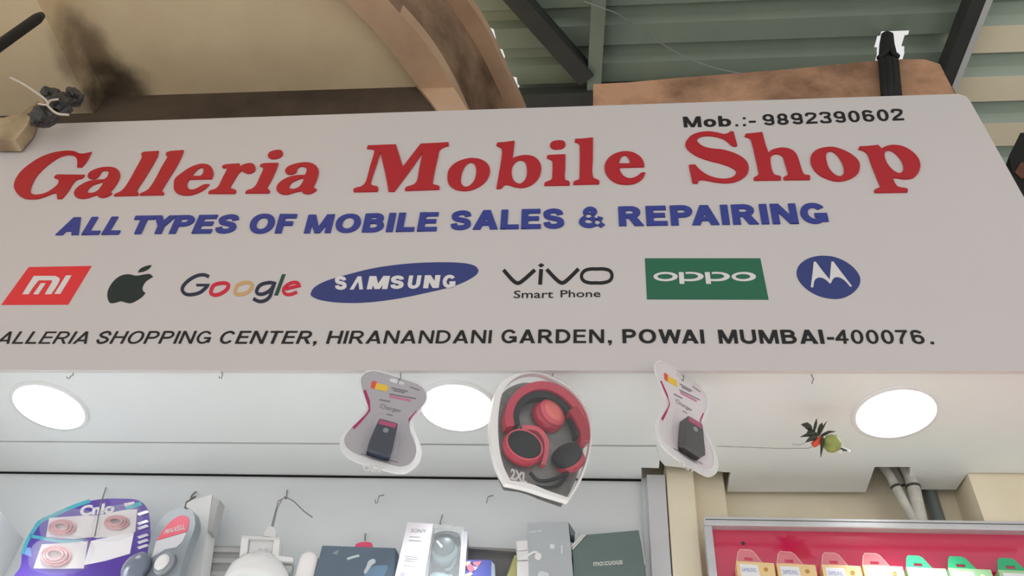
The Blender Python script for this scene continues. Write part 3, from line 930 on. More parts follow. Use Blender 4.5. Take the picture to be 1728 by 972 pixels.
shapes('logo', [
    (stroke_px([(452,268,1),(395,246),(310,255),(215,305),(143,375),(128,430),(165,477),(245,485),(340,460),(405,410),(438,370,1)], 40), 0),
    ([cg([(295,355),(462,355),(448,385),(300,385)])], 0),
    (stroke_px([(480,430),(510,375),(600,347),(680,358),(680,405),(630,455),(545,490),(482,475)], 44, True), 1),
    (stroke_px([(770,440),(800,375),(880,342),(965,352),(972,400),(925,455),(830,485),(775,472)], 42, True), 2),
    (stroke_px([(1032,435),(1070,375),(1150,345),(1230,352),(1212,415),(1150,462),(1085,482),(1038,468)], 40, True), 0),
    (stroke_px([(1252,330,1),(1222,420),(1190,510),(1130,558),(1060,568),(990,535)], 40), 0),
    ([cg([(1340,240),(1382,240),(1290,495),(1245,495)])], 3),
    (stroke_px([(1385,418,1),(1548,378,1),(1530,345),(1470,340),(1400,372),(1358,425),(1375,475),(1440,485),(1522,455)], 38), 1)], gmats, z1=.001)['label'] = 'multicoloured search engine lettering'
cs = lambda a: crop(520, 430, 5.76, a)
sa = shapes('logo', [([spline(cs([(25,385),(60,320),(180,255),(400,190),(650,130),(950,90),(1250,75),(1500,82),(1620,110),(1655,160),(1600,220),(1430,300),(1150,370),(850,430),(550,465),(300,465),(120,440),(45,410)]))], 0)], [M_navy], z1=.001)
sa['label'] = 'blue slanted oval logo'
mb = MB()
for ch, x0, x1, d in (('S', 262, 375, 0), ('^', 405, 535, 30), ('M', 570, 770, 28), ('S', 797, 925, 14), ('U', 958, 1085, 22), ('N', 1118, 1270, 18), ('G', 1303, 1428, 12)):
    yb0 = 345 - (x0 - 262) * .018
    yt0 = 217 - (x0 - 262) * .013
    word(mb, ch, cs([(x0, yb0), (x1, yb0 - 2), (x1 + d, yt0 - 2), (x0 + d, yt0)]), SP, .27 if ch != '^' else .2, .2, z0=.001, z1=.0018)
mb.build('mark', M_white, sa)
cv = lambda a: crop(840, 430, 8.229, a)
def vs(pts, w, closed=False, smooth=True):
    return [cv(l) for l in strip(spline(pts, 6, closed) if smooth else pts, w, closed)]
mb = MB()
for l in (vs([(80,212,1),(215,362),(280,395),(345,362),(515,212,1)], 50), vs([(602,202,1),(588,415,1)], 54), [cv([(603,118),(648,148),(598,178),(560,150)])],
          vs([(680,205,1),(825,355),(893,392),(955,360),(1122,198,1)], 50), vs([(1270,202),(1380,199),(1480,200),(1560,228),(1586,295),(1555,360),(1460,390),(1360,392),(1270,390),(1190,360),(1162,295),(1195,232)], 44, True)):
    mb.poly([SP.pxs(q_) for q_ in l], SP, 0, .001)
typed(mb, 'Smart', cv([(220,598),(768,596),(772,490),(226,496)]), SP, z=.001, bold=.006)
typed(mb, 'Phone', cv([(872,588),(1425,582),(1425,488),(872,490)]), SP, z=.001, bold=.006)
mb.build('logo', M_black, sg)['label'] = 'black rounded lettering with small print below'
co = lambda a: crop(1080, 425, 7.513, a)
op = shapes('logo', [([co([(62,85),(1525,85),(1630,608),(88,604)])], 0)], [M_green], z1=.001)
op['label'] = 'green rectangle logo'
el = lambda cx, cy, rx, ry: co(ellipse(cx, cy, rx, ry, 28))
def bowl(x):
    return [co(spline([(x+85,265,1),(x+140,262),(x+220,268),(x+290,288),(x+316,320),(x+290,350),(x+220,373),(x+140,378),(x+72,375,1),(x+66,352,1),(x+150,352),(x+215,342),(x+246,318),(x+225,296),(x+180,285),(x+90,285,1)], 4))]
subshape(op, [([el(324,320,154,58), el(318,319,98,34)], 0), ([el(1315,320,155,58), el(1304,320,94,33)], 0), (bowl(490), 0), (bowl(822), 0),
              ([co([(490,265),(552,265),(563,412),(502,412)])], 0), ([co([(820,265),(882,265),(900,412),(838,412)])], 0)], [M_white])
cmo = lambda a: crop(1330, 420, 10.229, a)
mo = shapes('logo', [([spline(cmo([(145,410),(180,300),(290,200),(440,140),(600,122),(800,145),(1000,230),(1150,350),(1235,480),(1240,590),(1180,700),(1060,800),(900,860),(720,860),(530,815),(350,720),(220,600),(160,500)]))], 0)], [M_navy], z1=.001)
mo['label'] = 'round blue logo with a winged letter'
subshape(mo, [([spline(cmo([(388,670,1),(415,470),(440,232,1),(472,228,1),(600,400),(715,540,1),(730,380),(745,228,1),(778,228,1),(930,430),(1100,652,1),(1070,662,1),(1000,580),(930,522),(850,495),(790,510),(760,550),(737,600,1),(715,602,1),(640,535),(550,500),(480,522),(448,570),(432,670,1)]))], 0)], [M_white])

# ------------------------------------------------------------------ downlights
def downlight(cu, cv_, lab):
    c = onZ(cu, cv_, DZ)
    t = thing('ceiling_light', lab, 'light', (c.x, c.y, DZ), 'round downlights in the white soffit')
    rr = .080
    mb = MB().lathe((c.x, c.y, DZ + .0), (0, 0, -1), [(rr, 0), (rr + .010, 0), (rr + .010, .001), (rr + .006, .004), (rr, .0045)], 48, cap=False)
    mb.build('rim', M_rim, t, smooth=False)
    MB().lathe((c.x, c.y, DZ), (0, 0, -1), [(rr + .001, .0005), (rr + .001, .0025), (rr * .6, .003), (.001, .003)], 48).build('diffuser', M_disc, t, smooth=True)
    ld = bpy.data.lights.new('lamp', 'AREA')
    ld.shape = 'DISK'
    ld.size = .15
    ld.spread = math.radians(SPREAD)
    ld.energy = LAMP_W
    ld.color = (.93, .985, 1.0)
    lo_ = bpy.data.objects.new('lamp', ld)
    COL.objects.link(lo_)
    lo_.parent = t
    lo_.location = (0, 0, -.006)
downlight(84, 686, 'round white downlight at the left, above the purple card')
downlight(772, 687, 'round white downlight partly behind the hanging red headphones')
downlight(1511, 697, 'round white downlight at the right, above the lime charm')

# ------------------------------------------------------------------ hooks
def hook(u, v0, du, dv, lab, wall=False, y=None, r=.0010, curl=True):
    """small bent wire hook screwed into the soffit (or the wall)"""
    if wall:
        a = onY(u, v0, YW)
        y1 = YW - .03
        pts = [a + Vector((0, .002, 0)), onY(u - 8, v0 + 3, y1), onY(u - 10, v0 + 8, y1)]
        pts += [onY(u - 11, v0 + 14, y1), onY(u - 14, v0 + 16, y1), onY(u - 15, v0 + 13, y1), onY(u - 15, v0 + 9, y1)] if curl else [onY(u - 11, v0 + 14, y1)]
    else:
        a = onZ(u, v0, DZ)
        b = onY(u + du, v0 + dv, a.y)
        m_ = (a + b) / 2
        pts = [a + Vector((0, 0, .003)), a + (b - a) * .3 + Vector((.002, 0, 0)), m_ + Vector((.004, 0, 0)), b + (a - b) * .2 + Vector((.001, -.002, 0)), b]
        if curl:
            pts += [b + Vector((-.003, -.003, -.001)), b + Vector((-.006, -.003, .003))]
    return tag(MB().tube(pts, r, 6).build('wire_hook', M_wired, smooth=True), lab, 'hook', 'wire hooks for hanging stock')
hook(124, 627, -7, 12, 'bare wire hook in the soffit near the left downlight')
hook(372, 625, 2, 14, 'bare curled wire hook in the soffit left of the grey charger card')
hook(676, 626, -5, 22, 'wire hook in the soffit holding the upright charger card', curl=False)
hook(931, 627, -1, 12, 'wire hook in the soffit holding the red headphone pack')
hook(1148, 629, 5, 14, 'wire hook in the soffit holding the turned charger card')
hook(1369, 632, 1, 16, 'bare wire hook in the soffit above the lime charm', curl=False)
hook(648, 834, 0, 0, 'bare curled wire hook on the white wall above the blue-grey box', wall=True)
hook(832, 835, 0, 0, 'bare straight wire hook on the white wall above the clear headphone box', wall=True, curl=False)

# ------------------------------------------------------------------ charger cards
HK = onZ(676, 626, DZ)
def charger(pl, ref, name_label, faded):
    """ref: plane the outline was read on, pl: plane the card hangs in"""
    t = thing('charger_pack', name_label, 'charger pack', pl.at(0, -.22), 'charger blister cards under the soffit')
    k = lambda a, z=0.0: ref.pxs(crop(560, 610, 4.86, a), z)
    card = spline([p + () for p in [(240,180),(245,130),(290,92),(350,82),(430,100),(600,155),(700,190),(760,240),(775,310),(740,370),(680,430),(640,490),(640,560),(680,660),(692,740),(660,820),(590,862),(520,860),(400,825),(250,780),(160,740),(110,690),(105,630),(150,560),(220,490),(280,430),(300,390),(285,340),(262,270)]], 4)
    slot = spline([(470,150),(480,138),(530,146),(590,168),(597,182),(580,190),(530,180),(478,162)], 3)
    shell = spline([(228,180),(236,122),(285,82),(352,72),(432,88),(602,143),(705,178),(772,232),(790,310),(755,380),(700,440),(668,495),(672,560),(715,660),(738,750),(705,850),(610,915),(520,915),(400,885),(240,838),(130,785),(72,710),(70,630),(125,545),(200,478),(262,420),(280,388),(268,340),(245,270)], 4)
    cg_ = mat('charger_card_grey', (178, 174, 180), .3, .5) if not faded else mat('charger_card_white', (222, 214, 218), .3, .5)
    MB().poly([k(card), k(slot)], pl, -.0008, 0).build('card', cg_, t)
    mb = MB().poly([k(shell), k(card)], pl, -.002, .0015)
    mb.build('shell_flange', M_milk, t)
    # printing
    pr, cv1, lg1 = MB(), MB(), MB()
    ch = strip(spline([(268,236),(301,330,1),(303,402,1),(242,478),(176,548)], 4, False), 24)
    cv1.poly([k(l) for l in ch], pl, .0002, .0005, 0)
    cv1.poly([k([(628,500),(690,432),(712,412),(690,405),(630,470)])], pl, .0002, .0005, 0)
    lg1.poly([k([(325,170),(345,158),(372,172),(352,226),(318,216)])], pl, .0002, .0005, 0)
    lg1.poly([k([(366,178),(465,200),(452,248),(350,228)])], pl, .0002, .0006, 1)
    for a in ([(490,212),(625,242),(622,252),(488,222)], [(505,232),(600,252),(597,262),(502,242)], [(470,262),(690,300),(688,310),(468,272)], [(390,308),(480,325),(478,335),(388,318)],
              [(450,428),(500,440),(498,448),(448,436)], [(240,755),(545,825),(543,832),(238,762)], [(300,790),(480,830),(478,836),(298,797)], [(640,205),(720,232),(718,240),(638,213)]):
        pr.poly([k(a)], pl, .0002, .0005, 0)
    pr.poly([k([(475,278),(650,314),(645,330),(470,294)])], pl, .0002, .0005, 1)
    typed(pr, 'Charger', k([(392,380),(562,420),(572,392),(400,345)]), pl, z=.0005, mi=0, bold=.006, local=True)
    pk = mat('pink_print', (206, 120, 158), .4, .4)
    pr.build('print', [M_grtxt, pk], t)
    cv1.build('chevron', M_magenta, t)
    lg1.build('logo_patch', [M_orp, M_yel], t)
    # the device in its clear cavity
    dz = .026
    dev = spline([(385,480,1),(395,470),(530,505,1),(540,515),(515,640),(492,745),(480,760),(440,755),(310,715),(297,695),(330,600)], 3)
    D = k(dev, dz)
    mb = MB().poly([D], pl, .003, dz)
    d = mb.build('device', M_phone if not faded else M_phone2, t, bevel=.002)
    MB().poly([k([(392,478),(530,512),(520,548),(382,512)], dz)], pl, dz, dz + .0006).build('stripe', M_magenta, d)
    MB().poly([[tuple(p_) for p_ in k(ellipse(442,565,24,20,18), dz)]], pl, dz, dz + .0006).build('badge', mat('badge_grey', (130, 136, 146), .35, .5), d)
    cav = spline([(370,455,1),(400,440),(550,485,1),(560,505),(530,660),(505,770),(480,785),(300,730),(270,700),(300,600)], 3)
    mb = MB()
    c0, c1_ = k(cav, 0), k(cav, dz + .004)
    c0 = [(x * 1.0, y) for x, y in c0]
    n = len(c0)
    big = [((x - sum(a[0] for a in c0) / n) * 1.18 + sum(a[0] for a in c0) / n, (y - sum(a[1] for a in c0) / n) * 1.12 + sum(a[1] for a in c0) / n) for x, y in c0]
    lo_, hi_ = [pl.at(x, y, .001) for x, y in big], [pl.at(x, y, dz + .004) for x, y in c1_]
    mb.add(lo_ + hi_, [[i, (i + 1) % n, n + (i + 1) % n, n + i] for i in range(n)] + [[n + i for i in range(n)]])
    mb.build('blister', M_clear, t)
    em = MB()
    typed(em, 'UST', k([(250,895),(420,920),(428,872),(255,845)]), pl, z=.002, bold=.03, local=True)
    em.build('embossing', M_white, t)
    return t
P1 = Plane(onY(672, 646, HK.y), math.radians(20))
charger(P1, P1, 'grey charger card hanging square to the front, left of the red headphones', False)
HK2 = onZ(1148, 629, DZ)
P2 = Plane(onY(1153, 641, HK2.y), math.radians(40))
charger(P2, P1, 'white charger card hanging turned aside, right of the red headphones', True)

# ------------------------------------------------------------------ red headphone pack
HK3 = onZ(931, 627, DZ)
P3 = Plane(onY(925, 640, HK3.y - .02), math.radians(26))
hp = thing('headphone_pack', 'clear shield-shaped pack of pink-red headphones with a white rim', 'headphone pack', P3.at(0, -.27))
kh = lambda a: crop(810, 610, 3.886, a)
inner = kh([(130,260),(155,190),(205,130),(270,95),(340,82),(410,92),(470,118),(560,165),(640,240),(695,330),(722,440),(715,560),(685,680),(640,790),(575,898,1),(450,855),(320,805),(195,785,1),(150,690),(122,560),(115,400)])
outer = kh([(85,260),(110,180),(170,120),(250,88),(335,76),(412,86),(475,112),(565,158),(648,234),(704,326),(731,440),(724,565),(695,690),(652,800),(578,922,1),(440,880),(300,835),(165,805,1),(110,700),(75,560),(62,400)])
MI, MO = P3.pxs(spline(inner)), P3.pxs(spline(outer))
MB().poly([MO, MI], P3, -.009, .003).build('rim', mat('pack_white', (238, 236, 236), .3, .5), hp)
MB().poly([MI], P3, -.032, -.030).build('backing', mat('pack_backing', (128, 128, 124), .3, .5, noise=.7, scale=22, dark=(66, 70, 72)), hp)
PINK = mat('headphone_pink', (190, 26, 64), .22, .6, coat=.3)
PINKL = mat('headphone_pink_light', (214, 70, 92), .18, .6, coat=.5)
DK = mat('headphone_pad', (34, 40, 44), .6, .3)
RD = mat('headphone_band_red', (170, 26, 52), .4, .5)
def W3(x, y, z):
    a, b = P3.px(*kh([(x, y)])[0])
    return P3.at(a, b, z)
# headband: flat band bent over the top
band = spline([(205,420),(195,340),(225,250),(300,180),(400,150),(500,170),(600,240),(670,340),(705,440),(690,520)], 5, False)
def bandmesh(pts, w, z0, z1, sc=1.0):
    mb = MB()
    loops = [[P3.px(*q_) for q_ in kh(l)] for l in strip(pts, w)]
    return mb.poly(loops, P3, z0, z1)
bandmesh(band, 52, -.024, -.002).build('headband', PINK, hp, bevel=.002)
bandmesh(spline([(250,400),(245,330),(280,250),(350,205),(430,195),(520,225),(600,300),(650,390),(665,470)], 5, False), 46, -.026, -.008).build('band_cushion', DK, hp, bevel=.002)
bandmesh(spline([(610,300),(655,370),(690,450),(695,510)], 5, False), 62, -.022, -.0005).build('band_arm', RD, hp, bevel=.002)
# three turned pieces: near cup, upper cup, folded side cup
def cup(x, y, r, z, tiltx, lab=None):
    c = W3(x, y, z)
    ax = (P3.n + P3.ex * tiltx[0] + P3.ey * tiltx[1]).normalized()
    s_ = r / 3.886 / 1000
    return c, ax
rpx = (Vector(P3.px(*kh([(400, 500)])[0])) - Vector(P3.px(*kh([(300, 500)])[0]))).length / 100
def ear(x, y, rx, z, tilt, names, mats_, prof):
    c, ax = cup(x, y, rx, z, tilt)
    r = rx * rpx
    par = None
    for nm, mm, pf in zip(names, mats_, prof):
        o_ = MB().lathe(c, ax, [(r * a, r * b) for a, b in pf], 36, cap=(nm != 'ear_pad' or len(names) == 2)).build(nm, mm, par or hp, smooth=True)
        par = par or o_
ear(300, 540, 122, -.018, (-.05, .1), ('ear_cup', 'ear_pad', 'speaker_mesh'), (PINK, PINKL, DK),
    ([(.8, -.25), (1.0, -.1), (1.02, .15), (.92, .3), (.86, .3)], [(.86, .25), (.94, .28), (.94, .36), (.89, .40), (.84, .36)], [(.85, .30), (.8, .39), (.3, .37), (.001, .36)]))
ear(480, 320, 95, -.016, (.25, .1), ('ear_cup', 'cup_cap', 'cap_disc'), (PINK, PINKL, mat('headphone_coral', (232, 104, 100), .2, .6, coat=.5)),
    ([(1.05, -.6), (1.12, -.3), (1.05, .0), (.95, .12)], [(.95, .1), (1.0, .2), (.95, .35), (.8, .42)], [(.78, .38), (.76, .48), (.4, .55), (.001, .56)]))
ear(600, 610, 92, -.014, (-1.2, .45), ('ear_cup', 'ear_pad'), (PINK, DK),
    ([(.55, -.62), (.9, -.55), (1.0, -.35), (1.0, 0)], [(.97, 0), (1.02, .2), (.97, .5), (.75, .6)]))
bandmesh(spline([(300,395),(400,405),(455,470),(462,560),(440,640)], 5, False), 30, -.030, -.019).build('yoke', PINKL, hp, bevel=.002)
MB().tube([W3(x, y, -.016) for x, y in spline([(350,700),(400,750),(480,750),(560,720),(600,700),(540,780),(460,800),(390,790)], 5, False)], .0035, 8).build('cable', DK, hp, smooth=True)
mbp = MB()
typed(mbp, '2XL', kh([(196,768),(308,796),(312,735),(204,698)]), P3, z=-.001, bold=.04)
mbp.build('print', mat('print_silver', (206, 200, 204), .35, .5), hp)
# clear bulging front
ci = P3.pxs(spline(inner))
n = len(ci)
cx_, cy_ = sum(a[0] for a in ci) / n, sum(a[1] for a in ci) / n
mb = MB()
rings = [(1.0, .003), (.97, .016), (.9, .024), (.6, .028), (.25, .03)]
vsx = [P3.at(cx_ + (x - cx_) * s_, cy_ + (y - cy_) * s_, z) for s_, z in rings for x, y in ci]
fsx = [[r_ * n + i, r_ * n + (i + 1) % n, (r_ + 1) * n + (i + 1) % n, (r_ + 1) * n + i] for r_ in range(len(rings) - 1) for i in range(n)] + [[(len(rings) - 1) * n + i for i in range(n)]]
mb.add(vsx, fsx).build('clear_front', clear('pack_clear', amount=.96, rough=.04), hp, smooth=True)

# ------------------------------------------------------------------ lime and chilli charm on its thread
YL = onZ(1380, 740, DZ).y - .10
kl = lambda x, y: (1320 + x / 9.721, 690 + y / 9.721)
def L3(x, y, dz=0.0):
    return onY(*kl(x, y), YL + dz)
lc = thing('lime_charm', 'lime and green chilli charm hanging on a thread under the soffit', 'charm', L3(640, 800))
c0, c1_ = L3(680, 500), L3(960, 640)
ax = (c1_ - c0)
ln = ax.length
MB().lathe(c0, ax, [(.001, 0), (ln * .28, .06 * ln), (ln * .46, .25 * ln), (ln * .52, .5 * ln), (ln * .44, .75 * ln), (ln * .25, .93 * ln), (.001, ln)], 24).build('lime', mat('lime_skin', (150, 158, 84), .35, .5, noise=.5, scale=40, dark=(110, 126, 58)), lc, smooth=True)
a_, b_ = L3(500, 600), L3(670, 470)
MB().lathe(a_, b_ - a_, [(.001, 0), (.006, .002), (.0075, (b_ - a_).length * .5), (.006, (b_ - a_).length * .9), (.001, (b_ - a_).length)], 16).build('red_bead', mat('bead_red', (214, 78, 54), .4, .5), lc, smooth=True)
GC = mat('chilli_dark', (50, 58, 40), .4, .5, noise=.4, scale=60, dark=(30, 34, 28))
for (x0_, y0_, x1_, y1_, r_) in ((480,500,310,255,.0)[:5], (560,470,380,550,.0055), (590,420,300,460,.005), (600,400,655,225,.0045), (520,370,565,155,.003), (470,330,310,258,.0065), (600,440,735,195,.0022), (640,440,880,370,.003), (660,460,630,800,.0035), (500,380,400,420,.007)):
    if r_ == 0:
        continue
    p0_, p1_ = L3(x0_, y0_, random.uniform(-.008, .004)), L3(x1_, y1_, random.uniform(-.012, .006))
    md = (p0_ + p1_) / 2 + Vector((.001, -.003, .002))
    MB().tube([p0_, (p0_ + md) / 2, md, (md + p1_) / 2, p1_], [r_ * .7, r_ * 1.1, r_, r_ * .6, r_ * .12], 8).build('chilli', GC, lc, smooth=True)
k0 = L3(960, 650)
MB().tube([k0, L3(1000, 670), L3(1060, 680)], [.002, .003, .0015], 8).build('stem', GC, lc, smooth=True)
MB().tube([L3(900, 690), L3(950, 720), L3(1000, 640), L3(1060, 670), L3(1110, 690), L3(1080, 715)], .0016, 6).build('cotton_knot', mat('cotton', (244, 242, 240), .8, .1), lc, smooth=True)
MB().tube([L3(490, 620), L3(430, 645), L3(0, 650), onY(1210, 753, HK2.y + .02)], .0006, 5).build('thread', M_wired, lc)
MB().tube([L3(370, 560), L3(300, 590), L3(160, 580)], .0005, 5).build('stalk', M_wired, lc)

# ------------------------------------------------------------------ stock along the bottom, left bay
def bx(pl, front, depth, z=0.0):
    """box whose front outline is read from the picture, running back by depth"""
    return MB().poly([pl.pxs(front, z)], pl, z - depth, z)

# purple earphone card
YP = YW - .07
PP = Plane(onY(150, 900, YP), math.radians(-6))
ep = thing('earphone_card', 'purple earphone card with clear blisters hanging at the lower left', 'earphone pack', PP.at(0, -.12))
k5 = lambda a: crop(0, 800, 5.65, a)
card = spline(k5([(60,1090,1),(140,960),(195,880),(210,740),(245,640),(300,540),(370,440),(480,400),(650,320),(850,258),(1000,236),(1150,234),(1290,242),(1370,282),(1415,370),(1430,560),(1410,760),(1380,900),(1340,1090,1)]), 4)
PUR = mat('card_purple', (78, 48, 150), .3, .5)
MB().poly([PP.pxs(card)], PP, -.002, 0).build('backing_card', PUR, ep)
mb = MB()
mb.poly([PP.pxs(k5(l)) for l in strip(spline([(215,760),(260,640),(320,540),(390,450),(500,400),(700,310),(860,255)], 4, False), 34)], PP, 0, .0004, 0)
mb.poly([PP.pxs(k5(l)) for l in strip(spline([(1200,330),(1290,300),(1350,280)], 4, False), 40)], PP, 0, .0004, 0)
mb.poly([PP.pxs(k5(l)) for l in strip(spline([(280,590),(400,610),(560,640),(800,640)], 4, False), 30)], PP, 0, .0004, 0)
mb.poly([PP.pxs(k5([(225,705),(290,700),(300,790),(240,770)]))], PP, 0, .0004, 2)
typed(mb, 'Cnlo', k5([(755,395),(1085,365),(1100,268),(770,300)]), PP, z=.0006, mi=1, bold=.05)
mb.poly([PP.pxs(k5([(1180,280),(1280,262),(1285,290),(1190,310)]))], PP, 0, .0004, 1)
mb.build('print', [mat('print_teal', (70, 168, 184), .35, .5), M_white, mat('print_sky', (120, 150, 214), .35, .5)], ep)
mb = MB()
for pts in ([(470,420),(760,400),(940,395),(900,600),(700,620),(440,600)], [(940,395),(1180,345),(1310,335),(1290,550),(1050,600),(900,610)], [(400,670),(600,660),(840,640),(800,900),(560,905),(320,900)]):
    mb.poly([PP.pxs(k5(pts))], PP, 0, .0008)
mb.build('insert', mat('insert_pale', (222, 214, 216), .3, .5), ep)
mb = MB().poly([PP.pxs(k5([(870,640),(1050,600),(1280,555),(1240,760),(1000,830),(800,870)]))], PP, 0, .0012)
mb.build('paper_label', mat('label_white', (240, 236, 240), .4, .4), ep)
COIL = mat('earphone_rose', (206, 150, 154), .35, .5)
for cx0, cy0, rx, ry in ((600, 520, 120, 70), (1120, 470, 110, 60), (540, 790, 140, 90)):
    mb = MB()
    for s_, zz in ((1.0, .004), (.78, .006), (.55, .008)):
        mb.tube([PP.at(*PP.px(*q_), zz) for q_ in k5(ellipse(cx0, cy0, rx * s_, ry * s_, 20))], .0028, 6, closed=True)
    mb.build('earphone_coil', COIL, ep, smooth=True)
for pts in ([(440,410),(920,385),(880,615),(430,610)], [(960,385),(1320,330),(1290,560),(920,610)], [(370,660),(850,640),(800,905),(320,905)]):
    q_ = PP.pxs(spline(k5(pts), 5))
    cx0, cy0 = sum(a[0] for a in q_) / len(q_), sum(a[1] for a in q_) / len(q_)
    n = len(q_)
    vs_ = [PP.at(cx0 + (x - cx0) * s_, cy0 + (y - cy0) * s_, z) for s_, z in ((1.05, .001), (.95, .011), (.7, .016), (.3, .017)) for x, y in q_]
    MB().add(vs_, [[r_ * n + i, r_ * n + (i + 1) % n, (r_ + 1) * n + (i + 1) % n, (r_ + 1) * n + i] for r_ in range(3) for i in range(n)] + [[3 * n + i for i in range(n)]]).build('blister', clear('blister_clear', amount=.88, rough=.04), ep, smooth=True)
mb = MB()
for yy in (380, 470, 515, 600, 650, 700):
    mb.poly([PP.pxs(k5([(1310, yy), (1400, yy - 30), (1425, yy - 12), (1330, yy + 22)]))], PP, .0002, .002)
mb.build('foil_creases', mat('foil', (214, 214, 224), .15, .6, metal=.4), ep)
hk_ = onY(177, 838, YW)
tag(MB().tube([onY(178, 822, YW) + Vector((0, .002, 0)), onY(174, 838, YP - .02), onY(170, 850, YP - .03), onY(160, 905, YP - .03)], .0014, 6).build('wire_hook', M_wired, smooth=True), 'long wire hook holding the purple earphone card', 'hook', 'wire hooks for hanging stock')

# grey and red headset pack
YH = YW - .135
PH = Plane(onY(290, 900, YH), math.radians(-20))
k6 = lambda a: crop(220, 800, 5.65, a)
hs = thing('headset_pack', 'grey oval headset pack with a red header next to the purple card', 'headset pack', PH.at(0, -.12))
shell = spline(k6([(60,1090,1),(150,840),(175,680),(235,520),(300,420),(380,350),(470,318),(560,325),(605,380),(618,470),(595,570),(555,660),(500,830),(440,1090,1)]), 5)
MB().poly([PH.pxs(shell)], PH, -.02, 0).build('shell', mat('shell_grey', (136, 146, 154), .2, .6, coat=.3), hs, bevel=.003)
MB().poly([PH.pxs(spline(k6([(255,635,1),(310,545),(390,450),(480,400),(545,410),(560,460),(540,550,1)]), 4))], PH, 0, .001).build('header', mat('header_red', (232, 88, 110), .3, .5), hs)
MB().poly([PH.pxs(k6([(250,640),(540,556),(500,640),(440,700),(330,720),(205,800)]))], PH, 0, .001).build('insert', mat('insert_light', (214, 214, 220), .3, .5), hs)
mb = MB()
typed(mb, 'MAXELL', k6([(318,575),(520,520),(530,470),(345,525)]), PH, z=.0014, bold=.02)
mb.build('print', M_white, hs)
c_ = PH.at(*PH.px(*k6([(340, 870)])[0]), .004)
rp = (onY(*k6([(340, 870)])[0], YH) - onY(*k6([(440, 870)])[0], YH)).length / 100
MB().lathe(c_, PH.n, [(rp * 110, -.006), (rp * 112, .004), (rp * 95, .008), (rp * 80, .006)], 32).build('ear_cup', mat('cup_grey', (150, 156, 162), .3, .5), hs, smooth=True)
MB().lathe(c_, PH.n, [(rp * 80, .004), (rp * 76, .012), (rp * 50, .015), (.001, .016)], 32).build('ear_pad', mat('cup_white', (240, 238, 240), .4, .4), hs, smooth=True)
c_ = PH.at(*PH.px(*k6([(80, 920)])[0]), .012)
MB().lathe(c_, PH.n, [(rp * 150, -.01), (rp * 155, .003), (rp * 120, .010), (rp * 60, .013), (.001, .014)], 32).build('microphone_cup', mat('cup_slate', (112, 120, 140), .15, .6, coat=.4), hs, smooth=True)
tag(MB().tube([onY(330, 829, YW) + Vector((0, .002, 0)), onY(324, 836, YW - .04), onY(322, 842, YH), onY(330, 838, YH - .01), onY(314, 848, YH - .012), onY(312, 858, YH - .006)], .0022, 6).build('wire_hook', M_wired, smooth=True), 'bent wire hook holding the grey and red headset pack', 'hook', 'wire hooks for hanging stock')

# tall white carton and grey ribbed carton
YT = YW - .08
PT = Plane(onY(330, 900, YT), math.radians(-8))
tc = thing('white_carton', 'tall plain white carton behind the grey headset pack', 'carton', PT.at(0, -.12))
fr = [(318, 850), (357, 832), (371, 838), (333, 990), (270, 1000)]
MB().poly([PT.pxs([(312, 848), (358, 834), (336, 990), (262, 990)])], PT, -.04, 0).build('body', mat('carton_white', (238, 238, 238), .5, .4), tc)
MB().poly([PT.pxs([(359, 838), (370, 842), (356, 896), (345, 894)])], PT, -.03, -.001).build('side_label', mat('carton_grey', (190, 190, 190), .5, .4), tc)
PG = Plane(onY(380, 940, YW - .03), 0)
gc = thing('ribbed_carton', 'flat grey ribbed carton behind the hanging white bulb', 'carton', PG.at(0, -.06))
MB().poly([PG.pxs([(352, 921), (408, 921), (430, 1000), (330, 1000)])], PG, -.029, 0).build('body', mat('ribbed_grey', (178, 178, 178), .6, .3), gc)
mb = MB()
for v_ in (926, 944, 966):
    mb.poly([PG.pxs([(345, v_), (405, v_ + 1), (405, v_ + 8), (343, v_ + 7)])], PG, 0, .006)
mb.build('ribs', mat('rib_grey', (196, 196, 196), .6, .3), gc)

# hanging white bulb holder with bulb, and a second bulb beside it
YU = YW - .09
PU = Plane(onY(445, 930, YU), math.radians(4))
ku = lambda a: crop(370, 860, 8.678, a)
def U3(x, y, z=0.0):
    a, b = PU.px(*ku([(x, y)])[0])
    return PU.at(a, b, z)
bh = thing('bulb_holder', 'white bulb in a square white holder hanging on a wire', 'bulb holder', PU.at(0, -.1))
WP = mat('white_plastic', (224, 224, 224), .3, .5)
WG = mat('bulb_white', (240, 240, 240), .25, .5, coat=.3)
MB().poly([PU.pxs(spline(ku([(640,395,1),(690,300),(740,255),(790,265),(832,330),(830,420,1)]), 4))], PU, -.02, .004).build('cap', WP, bh, bevel=.003)
MB().poly([PU.pxs(ku([(330,395),(900,430),(895,470),(330,450)]))], PU, -.03, .006).build('top_plate', WP, bh, bevel=.002)
MB().poly([PU.pxs(ku([(440,450),(810,450),(760,650),(420,650)]))], PU, -.025, .0).build('body', WP, bh, bevel=.002)
MB().poly([PU.pxs(ku([(335,440),(440,445),(415,660),(300,720)]))], PU, -.03, .008).build('arm', WG, bh, bevel=.002)
MB().poly([PU.pxs(ku([(810,460),(895,465),(880,700),(1090,730),(1090,790),(760,780)]))], PU, -.03, .008).build('arm', WG, bh, bevel=.002)
MB().poly([PU.pxs(ku([(830,800),(1070,815),(1050,920),(810,930)]))], PU, -.02, .0).build('socket', mat('socket_grey', (190, 196, 194), .4, .4), bh, bevel=.002)
for x in (600, 680):
    MB().lathe(U3(x, 600, .0), PU.n, [(.0035, 0), (.0035, .003), (.002, .005), (.0005, .006)], 12).build('contact', mat('contact_metal', (220, 220, 220), .15, .6, metal=.8), bh, smooth=True)
ub = (U3(500, 900) - U3(600, 900)).length / 100
